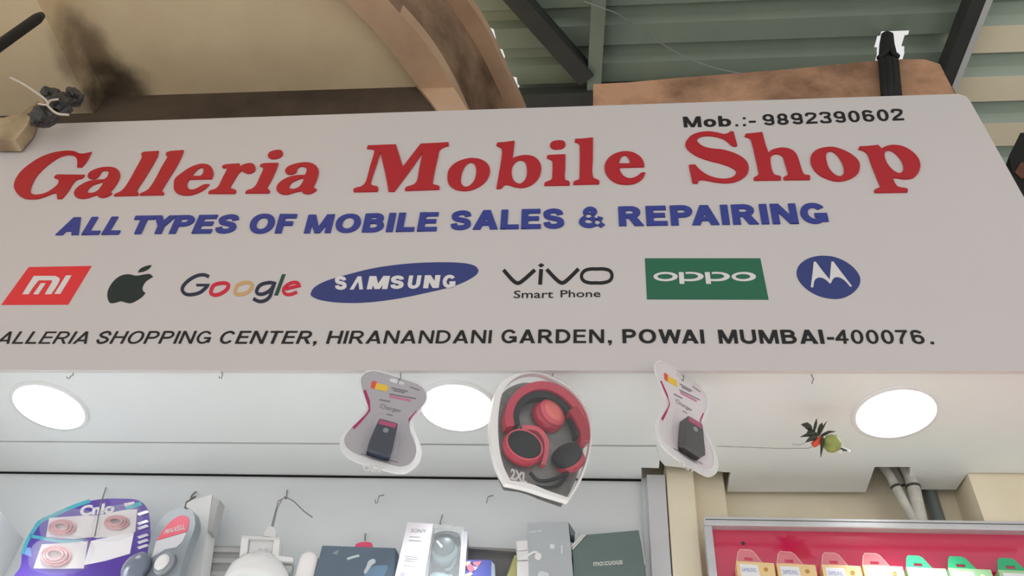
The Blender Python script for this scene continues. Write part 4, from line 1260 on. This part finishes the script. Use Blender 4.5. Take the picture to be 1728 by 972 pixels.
MB().lathe(U3(520, 1130, -.004), PU.ey, [(ub * 380, -.0), (ub * 470, ub * 60), (ub * 440, ub * 230), (ub * 330, ub * 370), (ub * 200, ub * 450), (ub * 190, ub * 490)], 40).build('bulb', WG, bh, smooth=True)
hw = onY(484, 826, YW)
tag(MB().tube([hw + Vector((0, .002, 0)), onY(484, 836, YW - .04), onY(483, 842, YU), onY(480, 838, YU - .006)], .0014, 6).build('wire_hook', M_wired, smooth=True), 'wire hook holding the hanging white bulb', 'hook', 'wire hooks for hanging stock')
MB().tube([onY(458, 890, YU), onY(465, 862, YU), onY(470, 845, YU - .002), onY(483, 839, YU - .003), onY(496, 846, YU), onY(512, 862, YU), onY(527, 873, YU)], .0014, 6).build('hanging_wire', mat('cord_grey', (140, 136, 134), .6, .3), bh, smooth=True)
MB().tube([onY(461, 888, YU), onY(468, 858, YU), onY(476, 842, YU - .002)], .0012, 6).build('hanging_wire', mat('cord_grey', (140, 136, 134), .6, .3), bh, smooth=True)
b2 = thing('light_bulb', 'round-topped white bulb between the bulb holder and the blue-grey box', 'bulb', U3(1240, 1100))
MB().lathe(U3(1225, 1100, .0), PU.ey, [(ub * 140, 0), (ub * 142, ub * 350), (ub * 136, ub * 420), (ub * 110, ub * 470), (ub * 60, ub * 492), (.001, ub * 500)], 32).build('glass', mat('bulb_bright', (250, 246, 248), .25, .5, coat=.3), b2, smooth=True)
MB().lathe(U3(1225, 1160, .0), PU.ey, [(ub * 110, 0), (ub * 112, ub * 60)], 24).build('collar', WP, b2)

# blue-grey headphone box with pink tab
YA = YW - .085
PA = Plane(onY(600, 950, YA), math.radians(3))
k7 = lambda a: crop(500, 800, 5.65, a)
ba = thing('headphone_box', 'blue-grey headphone box with a pink hanging tab', 'box', PA.at(0, -.08))
NB = mat('box_blue_grey', (98, 116, 132), .3, .5, noise=.3, scale=12, dark=(86, 100, 114))
MB().poly([PA.pxs(k7([(248,682),(945,706),(975,760),(975,1120),(130,1120)]))], PA, -.06, 0).build('carton', NB, ba)
MB().poly([PA.pxs(k7([(945,706),(978,790),(970,1120),(930,1120)]))], PA, 0, .0015).build('bevel_edge', mat('box_blue_dark', (72, 88, 102), .3, .5), ba)
MB().poly([PA.pxs(spline(k7([(555,672,1),(570,650),(640,632),(705,638),(722,660),(715,700,1),(555,700,1)]), 4))], PA, -.012, -.006).build('hang_tab', mat('tab_pink', (228, 74, 116), .35, .5), ba)
mb = MB()
mb.poly([PA.pxs(k7(l)) for l in strip(spline([(485,812),(530,795),(600,778)], 4, False), 22)], PA, 0, .0006, 0)
mb.poly([PA.pxs(spline(k7([(690,830),(740,810),(755,840),(720,870),(700,900),(650,950),(670,880)]), 4))], PA, 0, .0006, 0)
mb.poly([PA.pxs(spline(k7([(650,990),(720,890),(820,870),(870,880),(850,940),(800,1010)]), 4))], PA, 0, .0004, 1)
mb.poly([PA.pxs(k7([(340,760),(375,735),(410,722),(390,770)]))], PA, 0, .0005, 2)
mb.build('artwork', [mat('art_light', (206, 214, 220), .3, .5), mat('art_blue', (112, 144, 172), .3, .5), mat('art_mist', (140, 156, 166), .3, .5)], ba)
tag(MB().tube([onY(616, 900, YW) + Vector((0, .002, 0)), onY(616, 905, YA + .03), onY(616, 912, YA + .009)], .0016, 6).build('wire_hook', M_wired, smooth=True), 'wire hook through the pink tab of the blue-grey box', 'hook', 'wire hooks for hanging stock')

# white side panel + clear window box with headphones
YN = YW - .10
PN = Plane(onY(730, 930, YN), math.radians(2))
bn = thing('window_box', 'white box with a clear window showing grey headphones', 'box', PN.at(0, -.08))
WH = mat('box_lilac_white', (232, 228, 234), .4, .4)
MB().poly([PN.pxs([(687.6, 881), (731, 884), (712, 1000), (660, 1000)])], PN, -.07, 0).build('side_panel', WH, bn)
mb = MB()
typed(mb, 'SONY', k7([(1088,552),(1235,560),(1242,528),(1098,520)]), PN, z=.0006, bold=.01)
for a in ([(1075,628),(1195,634),(1194,642),(1074,636)], [(1080,595),(1180,600),(1180,605),(1080,600)], [(1035,780),(1160,790),(1160,796),(1035,786)], [(1040,800),(1170,812),(1170,820),(1040,808)], [(1030,820),(1130,830),(1130,838),(1030,828)], [(1020,870),(1130,880),(1130,884),(1020,874)]):
    mb.poly([PN.pxs(k7(a))], PN, 0, .0005)
mb.poly([PN.pxs(k7([(995,935),(1043,938),(1035,1000),(985,1000)]))], PN, 0, .0005)
mb.build('print', mat('print_grey', (160, 158, 166), .5, .3), bn)
k9 = lambda a: crop(660, 860, 7.855, a)
def N3(x, y, z):
    a, b = PN.px(*k9([(x, y)])[0])
    return PN.at(a, b, z)
MB().poly([PN.pxs(k9([(560,200),(960,235),(930,1100),(380,1100)]))], PN, -.07, -.066).build('backing', mat('window_backing', (150, 160, 164), .4, .4), bn)
HG = mat('headphone_grey', (78, 100, 104), .35, .5)
HD = mat('headphone_dark', (58, 70, 76), .4, .5)
HL = mat('headphone_light', (112, 134, 140), .3, .5)
mb = MB()
mb.poly([PN.pxs(spline(k9([(555,285,1),(640,250),(760,242),(860,262),(905,300),(870,325),(760,285),(640,290),(560,320,1)]), 4))], PN, -.05, -.012)
mb.build('headband', HD, bn, bevel=.002)
rq = (N3(500, 500, 0) - N3(600, 500, 0)).length / 100
MB().lathe(N3(700, 470, -.045), PN.n, [(rq * 185, 0), (rq * 190, .012), (rq * 175, .022), (rq * 160, .024)], 36).build('ear_cup', HL, bn, smooth=True)
MB().lathe(N3(690, 410, -.030), PN.n, [(rq * 150, 0), (rq * 150, .010), (rq * 120, .014), (.001, .015)], 32).build('cup_cap', HG, bn, smooth=True)
MB().poly([PN.pxs(k9([(585,370),(610,362),(680,440),(655,465)]))], PN, -.016, -.013).build('badge', M_white, bn)
MB().lathe(N3(640, 880, -.045), (PN.n + PN.ey * .6).normalized(), [(rq * 170, 0), (rq * 175, .012), (rq * 150, .024), (.001, .026)], 32).build('ear_cup', HL, bn, smooth=True)
MB().tube([N3(x, y, -.028) for x, y in spline([(800,330),(850,430),(840,560),(780,700),(700,720)], 5, False)], .004, 8).build('yoke', HG, bn, smooth=True)
wl = PN.pxs(k9([(560,180),(965,230),(935,1100),(430,1100)]))
mb = MB().poly([wl], PN, -.002, -.001)
e0, e1 = PN.at(*wl[1], -.001), PN.at(*wl[2], -.001)
mb.quad(e0, e1, PN.at(*wl[2], -.068), PN.at(*wl[1], -.068))
mb.build('window', clear('window_clear', amount=.93, rough=.04), bn)
MB().poly([PN.pxs(k9([(935,240),(1010,262),(985,640),(950,1100),(880,1100)]))], PN, -.068, -.01).build('side_frame', mat('frame_lilac', (204, 204, 214), .3, .5), bn)
MB().poly([PN.pxs(k9([(575,190),(600,130),(680,100),(790,125),(780,200)]))], PN, -.02, -.018).build('hang_tab', clear('tab_clear', amount=.6, rough=.1), bn)
tag(MB().tube([onY(746, 868, YW) + Vector((0, .002, 0)), onY(746, 871, YW - .04), onY(743, 880, YN + .012), onY(743, 884, YN + .008)], .0013, 6).build('wire_hook', M_wired, smooth=True), 'wire hook through the clear tab of the white window box', 'hook', 'wire hooks for hanging stock')

# dark grey box, small blue box and yellow sliver
PD = Plane(onY(830, 950, YW - .045), math.radians(2))
db = thing('grey_box', 'dark grey box against the wall behind the small blue box', 'box', PD.at(0, -.06))
MB().poly([PD.pxs([(786, 928), (871, 932), (873, 1000), (780, 1000)])], PD, -.044, 0).build('carton', mat('box_dark_grey', (112, 112, 112), .6, .3), db)
MB().poly([PD.pxs([(786, 927), (871, 931), (871, 936), (786, 930)])], PD, 0, .012).build('lid_edge', mat('box_mid_grey', (138, 138, 134), .6, .3), db)
PE = Plane(onY(810, 960, YW - .08), math.radians(4))
sb = thing('blue_box', 'small royal blue box with coloured triangles between the window box and grey box', 'box', PE.at(0, -.05))
MB().poly([PE.pxs(k9([(980,665),(1330,665),(1320,1100),(900,1100)]))], PE, -.03, 0).build('carton', mat('box_royal', (70, 78, 156), .4, .5), sb)
MB().poly([PE.pxs(k9([(1330,680),(1375,730),(1390,1100),(1320,1100)]))], PE, -.03, -.0005).build('side', mat('box_side_grey', (146, 158, 172), .4, .5), sb)
mb = MB()
tri = [([(975,690),(1060,690),(1030,740),(985,745)], 0), ([(1060,700),(1200,685),(1150,760)], 1), ([(1000,740),(1060,720),(1110,790),(1060,840),(1020,800)], 2), ([(970,750),(1000,760),(1020,810),(985,790)], 3),
       ([(1090,750),(1150,765),(1110,810)], 4), ([(980,860),(1050,830),(1085,850),(1040,890),(975,890)], 0), ([(1060,690),(1090,700),(1075,735)], 3)]
for a, i in tri:
    mb.poly([PE.pxs(k9(a))], PE, 0, .0006, i)
mb.build('artwork', [mat('tri_sand', (216, 200, 160), .4, .4), mat('tri_pink', (226, 120, 140), .4, .4), mat('tri_rose', (206, 104, 128), .4, .4), mat('tri_ink', (40, 40, 80), .4, .4), mat('tri_lilac', (204, 196, 212), .4, .4)], sb)
PY = Plane(onY(862, 965, YW - .06), math.radians(25))
yb_ = thing('yellow_box', 'slim pale yellow box beside the silver earphone box', 'box', PY.at(0, -.05))
MB().poly([PY.pxs([(869, 938), (874, 942), (876, 1000), (846, 1000)])], PY, -.012, 0).build('carton', mat('box_yellow', (206, 204, 140), .4, .4), yb_)
MB().poly([PY.pxs([(868, 937), (875, 941), (875, 944), (867, 940)])], PY, 0, .001).build('flap', mat('box_yellow_pale', (222, 220, 170), .4, .4), yb_)

# silver earphone box
PV = Plane(onY(920, 930, YW - .075), math.radians(2))
k8 = lambda a: crop(860, 870, 7.2, a)
sv = thing('earphone_box', 'silver box printed with a white earphone, left of the dark green box', 'box', PV.at(0, -.07))
MB().poly([PV.pxs(k8([(215,85),(712,72),(735,300),(775,760),(790,1000),(215,1000)]))], PV, -.05, 0).build('carton', mat('box_silver', (188, 194, 198), .25, .5, noise=.25, scale=9, dark=(170, 178, 182)), sv)
MB().poly([PV.pxs(k8([(714,75),(795,200),(785,240),(740,235)]))], PV, -.03, -.001).build('side_flap', mat('box_silver_dark', (104, 116, 116), .4, .4), sv)
mb = MB()
mb.poly([PV.pxs(k8([(80,318),(215,300),(222,420),(95,430)]))], PV, -.02, .001)
mb.poly([PV.pxs(k8([(90,440),(225,430),(228,540),(95,545)]))], PV, -.02, .001)
mb.poly([PV.pxs(k8([(90,560),(228,555),(235,1000),(90,1000)]))], PV, -.02, .001)
mb.build('end_panel', mat('panel_white', (236, 236, 236), .4, .4), sv)
mb = MB()
for l in strip(spline([(130,525),(200,505),(250,470),(300,448),(345,455)], 5, False), 26):
    mb.poly([PV.pxs(k8(l))], PV, .001, .0018)
mb.poly([PV.pxs(k8(ellipse(347, 500, 42, 46, 24)))], PV, .0005, .0018)
mb.build('earphone_picture', mat('picture_white', (244, 244, 244), .4, .4), sv)
mb = MB()
typed(mb, 'realme', k8([(230,215),(390,200),(388,160),(228,178)]), PV, z=.0006, bold=.02)
mb.poly([PV.pxs(k8([(625,360),(645,360),(642,465),(625,465)]))], PV, 0, .0006)
mb.poly([PV.pxs(k8([(490,345),(545,350),(545,405),(490,405)]))], PV, 0, .0006)
mb.poly([PV.pxs(spline(k8([(355,690),(400,680),(480,720),(420,760),(350,760)]), 4))], PV, 0, .0006)
mb.build('print', mat('print_pale', (222, 228, 232), .4, .4), sv)

# dark green box with white strap
PQ = Plane(onY(1030, 940, YW - .06), math.radians(6))
gb = thing('green_grey_box', 'dark green-grey box with pale lettering beside the white metal post', 'box', PQ.at(0, -.07))
MB().poly([PQ.pxs(k8([(770,420),(940,232),(1180,212),(1560,178),(1600,330),(1640,620),(1665,1000),(785,1000)]))], PQ, -.05, 0).build('carton', mat('box_green_grey', (104, 122, 118), .3, .5, noise=.3, scale=7, dark=(88, 104, 100)), gb)
MB().poly([PQ.pxs(k8([(1562,178),(1585,178),(1625,350),(1650,600),(1635,600),(1600,340)]))], PQ, -.03, .001).build('edge', mat('box_edge_pale', (176, 182, 180), .4, .4), gb)
mb = MB()
mb.poly([PQ.pxs(k8([(752,370),(880,235),(905,235),(755,395)]))], PQ, -.01, .002)
mb.poly([PQ.pxs(k8([(755,405),(905,240),(938,228),(765,420)]))], PQ, -.01, .002)
mb.build('strap', mat('strap_white', (222, 222, 220), .4, .4), gb)
mb = MB()
typed(mb, 'mo:cuous', k8([(1018,612),(1375,588),(1370,540),(1015,566)]), PQ, z=.0006, bold=.03)
mb.build('print', mat('print_bone', (206, 208, 202), .4, .4), gb)

# ------------------------------------------------------------------ right bay: cables, pipe, red board
YR = 1.765
mb_c = [((1490, 786), (1512, 822), (1540, 875), .0105, 1.780, 'grey wrapped cable run on the left, dropping through the soffit cut-out'),
        ((1505, 784), (1524, 822), (1548, 872), .009, 1.806, 'grey wrapped cable run in the middle of the soffit cut-out'),
        ((1527, 784), (1541, 822), (1552, 868), .0145, 1.778, 'thick pale wrapped cable run on the right of the soffit cut-out')]
WC = mat('cable_wrap', (206, 204, 196), .6, .3, noise=.5, scale=30, dark=(150, 148, 140))
for a, b, c, r_, y_, lab in mb_c:
    A, B, C = onY(*a, y_), onY(*b, y_ + .005), onY(*c, y_ + .01)
    top_ = A + Vector((-.01, 0, .1))
    bot = C + (C - B) * 1.6
    pts = [top_, A, (A + B) / 2 + Vector((.002, 0, 0)), B, (B + C) / 2, C, bot]
    t = thing('cable_run', lab, 'cable', bot, 'wrapped cables through the soffit cut-out')
    MB().tube(pts, [r_ * k_ for k_ in (1, 1, .95, 1.04, 1, .97, 1)], 12).build('sleeve', WC, t, smooth=True)
    d_ = (C - B).normalized()
    MB().tube([B - d_ * .003, B + d_ * .003], r_ * 1.12, 12).build('tie', mat('tie_dark', (70, 70, 68), .6, .3), t)
x0_, x1_ = onY(1565, 850, YB - .03).x, onY(1589, 850, YB - .03).x
tag(MB().tube([((x0_ + x1_) / 2, YB - .022, 1.5), ((x0_ + x1_) / 2, YB - .022, DZ + .08)], (x1_ - x0_) / 2, 20).build('down_pipe', mat('pipe_slate', (124, 132, 132), .35, .5), smooth=True), 'dark slate pipe on the beige wall above the red board', 'pipe')

RB = Plane(onY(1450, 900, YR - .035), math.radians(0))
rb = thing('display_board', 'glossy red display board in an aluminium frame', 'display board', RB.at(0, -.35))
def rbx(u, v): return RB.px(u, v)
lx, ty = rbx(1187, 880)[0], rbx(1400, 877)[1]
ix, iy = rbx(1201, 888)[0], rbx(1400, 892)[1]
rx_ = 1.5
by = -.55
MB().poly([[(ix - .012, by), (rx_, by), (rx_, iy + .01), (ix - .012, iy + .01)]], RB, -.02, -.012).build('panel', mat('board_red', (204, 28, 80), .14, .6, coat=1.0), rb)
MB().poly([[(lx, iy), (rx_, iy), (rx_, ty), (lx, ty)]], RB, -.022, .006).build('frame_rail', M_alu, rb, bevel=.002)
MB().poly([[(lx + .004, iy + .013), (rx_, iy + .013), (rx_, iy + .0145), (lx + .004, iy + .0145)]], RB, .006, .0066).build('frame_groove', M_steel, rb)
MB().poly([[(lx, by), (ix, by), (ix, iy - .0005), (lx, iy - .0005)]], RB, -.022, .006).build('frame_stile', M_alu, rb, bevel=.002)
MB().lathe(RB.at(*rbx(1255, 912), -.012), RB.n, [(.004, 0), (.004, .001), (.001, .0015)], 12).build('screw', M_steel, rb)

def sensor_box(u0, v0, u1, v1, style, lab, tabw):
    """small carton on the red board: hang tab, label and ring mark"""
    z = .022
    pl = RB
    a, b = pl.px(u0, v0, z), pl.px(u1, v1, z)
    w = b[0] - a[0]
    ang = (b[1] - a[1]) / w
    def q(x, y):                  # x 0..1 across the carton, y metres down from its top edge
        return (a[0] + w * x, a[1] + ang * w * x - y)
    t = thing('accessory_box', lab, 'box', pl.at(a[0] + w / 2, a[1] - .13, 0), 'small cartons on the red board')
    C = {'o': ((236, 204, 150), (244, 216, 176)), 'g': ((164, 208, 158), (190, 224, 180))}[style]
    m1 = mat('carton_' + style, C[0], .45, .4)
    MB().poly([[q(0, 0), q(1, 0), q(1, .13), q(0, .13)]], pl, z - .034, z).build('carton', m1, t, bevel=.001)
    tb = [q(.02, 0), q(.10, -.024), q(.16, -.030), q(.44, -.030), q(.52, -.026), q(.72, 0)]
    sl = [q(.24, -.006), q(.46, -.006), q(.46, -.013), q(.24, -.013)]
    if style == 'g':
        MB().poly([tb, sl], pl, z - .008, z - .006).build('hang_tab', mat('tab_green', (56, 178, 124), .4, .4), t)
    else:
        MB().poly([tb, sl], pl, z - .008, z - .006).build('hang_tab', clear('tab_film', amount=.82, rough=.08, body=(255, 190, 190)), t)
        ed = [tb[i] for i in (0, 1, 2, 3, 4, 5)]
        MB().tube([pl.at(x, y, z - .006) for x, y in ed], .0008, 6).build('tab_edge', clear('tab_edge_film', amount=.45, body=(255, 220, 220)), t)
    MB().poly([[q(.08, .007), q(.56, .007), q(.58, .034), q(.09, .034)]], pl, z, z + .0006).build('label', mat('label_paper', (236, 236, 240), .5, .3), t)
    mb = MB()
    typed(mb, 'SAMSUNG', [q(.13, .024), q(.5, .024), q(.5, .015), q(.13, .015)], pl, z=z + .0009, bold=.0, local=True)
    mb.build('label_print', mat('print_blue', (140, 146, 196), .5, .3), t)
    c = q(.76, .016)
    MB().lathe(pl.at(*c, z), pl.n, [(.0045, 0), (.0045, .0008), (.0028, .0009), (.0026, .0002)], 20).build('ring_mark', mat('ring_' + style, (196, 150, 80) if style == 'o' else (226, 240, 214), .4, .4), t)
    return t
sensor_box(1242, 946, 1306, 950, 'o', 'orange-cream carton at the left end of the row on the red board', 1)
sensor_box(1310, 950, 1376, 953, 'o', 'second orange-cream carton from the left on the red board', 1)
sensor_box(1386, 952, 1452, 955, 'o', 'third orange-cream carton from the left on the red board', 1)
sensor_box(1455, 953, 1523, 956, 'o', 'orange-cream carton next to the green-tabbed cartons', 1)
sensor_box(1529, 956.5, 1596, 959.5, 'g', 'green-tabbed carton next to the orange-cream cartons', 1)
sensor_box(1600, 958, 1672, 961, 'g', 'middle carton of the three with green tabs', 1)
sensor_box(1684, 961, 1757, 964, 'g', 'green-tabbed carton at the right edge, cut by the frame', 1)

# ------------------------------------------------------------------ clutter by the upper left corner and above the lintel
YK = 1.36
kk = lambda a: crop(0, 0, 4.05, a)
PK = Plane(onY(60, 200, YK), 0)
bk = tag(MB().poly([PK.pxs(kk([(-60,800),(20,805),(150,770),(260,690),(210,790),(185,860),(105,955),(-60,955)]))], PK, -.04, 0).build('plaster_block', M_slab), 'beige plaster block at the top left corner of the sign', 'block')
bk['label'] = 'beige plaster block at the top left corner of the sign'
pb = thing('plastic_bundle', 'crumpled black plastic bundle tied with white string above the sign', 'bundle', PK.at(.02, -.03))
mb = MB()
def blob(mb, c, rx, ry, rz, seed, mi=0):
    rnd = random.Random(seed)
    n, m_ = 14, 9
    vs_, fs_ = [], []
    for i in range(m_ + 1):
        th = math.pi * i / m_
        for j in range(n):
            a = 2 * math.pi * j / n
            k_ = 1 + rnd.uniform(-.22, .22)
            vs_.append(c + Vector((rx * math.sin(th) * math.cos(a), ry * math.sin(th) * math.sin(a), rz * math.cos(th))) * k_)
    for i in range(m_):
        for j in range(n):
            fs_.append([i * n + j, i * n + (j + 1) % n, (i + 1) * n + (j + 1) % n, (i + 1) * n + j])
    mb.add(vs_, fs_, mi)
for (x, y, r1, r2, sd) in ((290, 800, .04, .032, 3), (400, 710, .042, .034, 5), (500, 665, .028, .022, 8), (350, 650, .03, .014, 9)):
    a_, b__ = PK.px(*kk([(x, y)])[0], .045)
    blob(mb, PK.at(a_, b__, .045), r1, .03, r2, sd)
mb.build('bag', mat('bag_black', (52, 52, 50), .35, .5), pb, smooth=False)
K3d = lambda x, y, z=.085: PK.at(*PK.px(*kk([(x, y)])[0], z), z)
mb = MB()
mb.tube([K3d(x, y) for x, y in spline([(70,530),(160,575),(250,635),(320,690),(325,720),(390,775),(470,785)], 5, False)], .0035, 6)
mb.tube([K3d(x, y) for x, y in spline([(260,710),(325,715),(340,690),(400,678)], 5, False)], .003, 6)
mb.build('string', mat('string_white', (206, 196, 184), .8, .1), pb, smooth=True)
tag(MB().tube([onY(-70, 128, .98), onY(0, 76, 1.0), onY(62, 32, 1.03), onY(70, 26, 1.035)], [.014, .014, .014, .010], 14).build('black_tube', M_rubber, smooth=True), 'black tube poking in under the slab at the upper left', 'tube')

# black cable bundle dropping from the roof gap to the lintel
mb = []
cb = thing('cable_bundle', 'black cable bundle dropping from the roof gap over the brown lintel', 'cable', onY(1500, 160, 1.43))
for i, (u_, w_) in enumerate(((1489, .012), (1497, .015), (1506, .013), (1512, .009))):
    pts = [onZ(1492 + i * 4, 58, ZR - .0), onY(1490 + i * 5, 74, 1.52 + .14), onY(u_, 105, 1.432), onY(u_ + 3, 140, 1.428), onY(u_ + 6, 175, 1.43)]
    MB().tube(pts, w_, 8).build('cable', M_rubber, cb, smooth=True)
MB().tube([onY(1484, 98, 1.44), onY(1500, 84, 1.44), onY(1514, 96, 1.44)], .010, 8).build('cable', M_rubber, cb, smooth=True)
# thin wire slung from the rafter to the lintel
tag(MB().tube([onZ(*q_, ZR - .12) if i < 3 else onY(*q_, 1.455) for i, q_ in enumerate([(985, 2), (1040, 22)])] + [onY(u_, v_, 1.9 - (u_ - 1080) * .0019) for u_, v_ in spline([(1080, 48), (1130, 82), (1180, 106), (1240, 122), (1312, 130)], 5, False)], .0022, 6).build('slung_wire', mat('wire_grey', (140, 146, 140), .5, .4), smooth=True),
    'thin grey wire slung under the green roof down to the lintel', 'wire')
# dark bracket at the right edge behind the sign
ds = thing('steel_arm', 'dark steel arm behind the right edge of the sign', 'arm', onY(1725, 330, 1.75))
DP = Plane(onY(1715, 280, 1.75), 0)
MB().poly([DP.pxs([(1703, 262), (1722, 224), (1790, 224), (1800, 400), (1728, 400)])], DP, -1.45, 0).build('girder', M_rubber, ds)
MB().poly([DP.pxs([(1712, 292), (1722, 276), (1790, 270), (1790, 300), (1722, 302)])], DP, 0, .004).build('rusty_plate', mat('rust', (120, 84, 66), .8, .2, noise=.5, scale=20), ds)
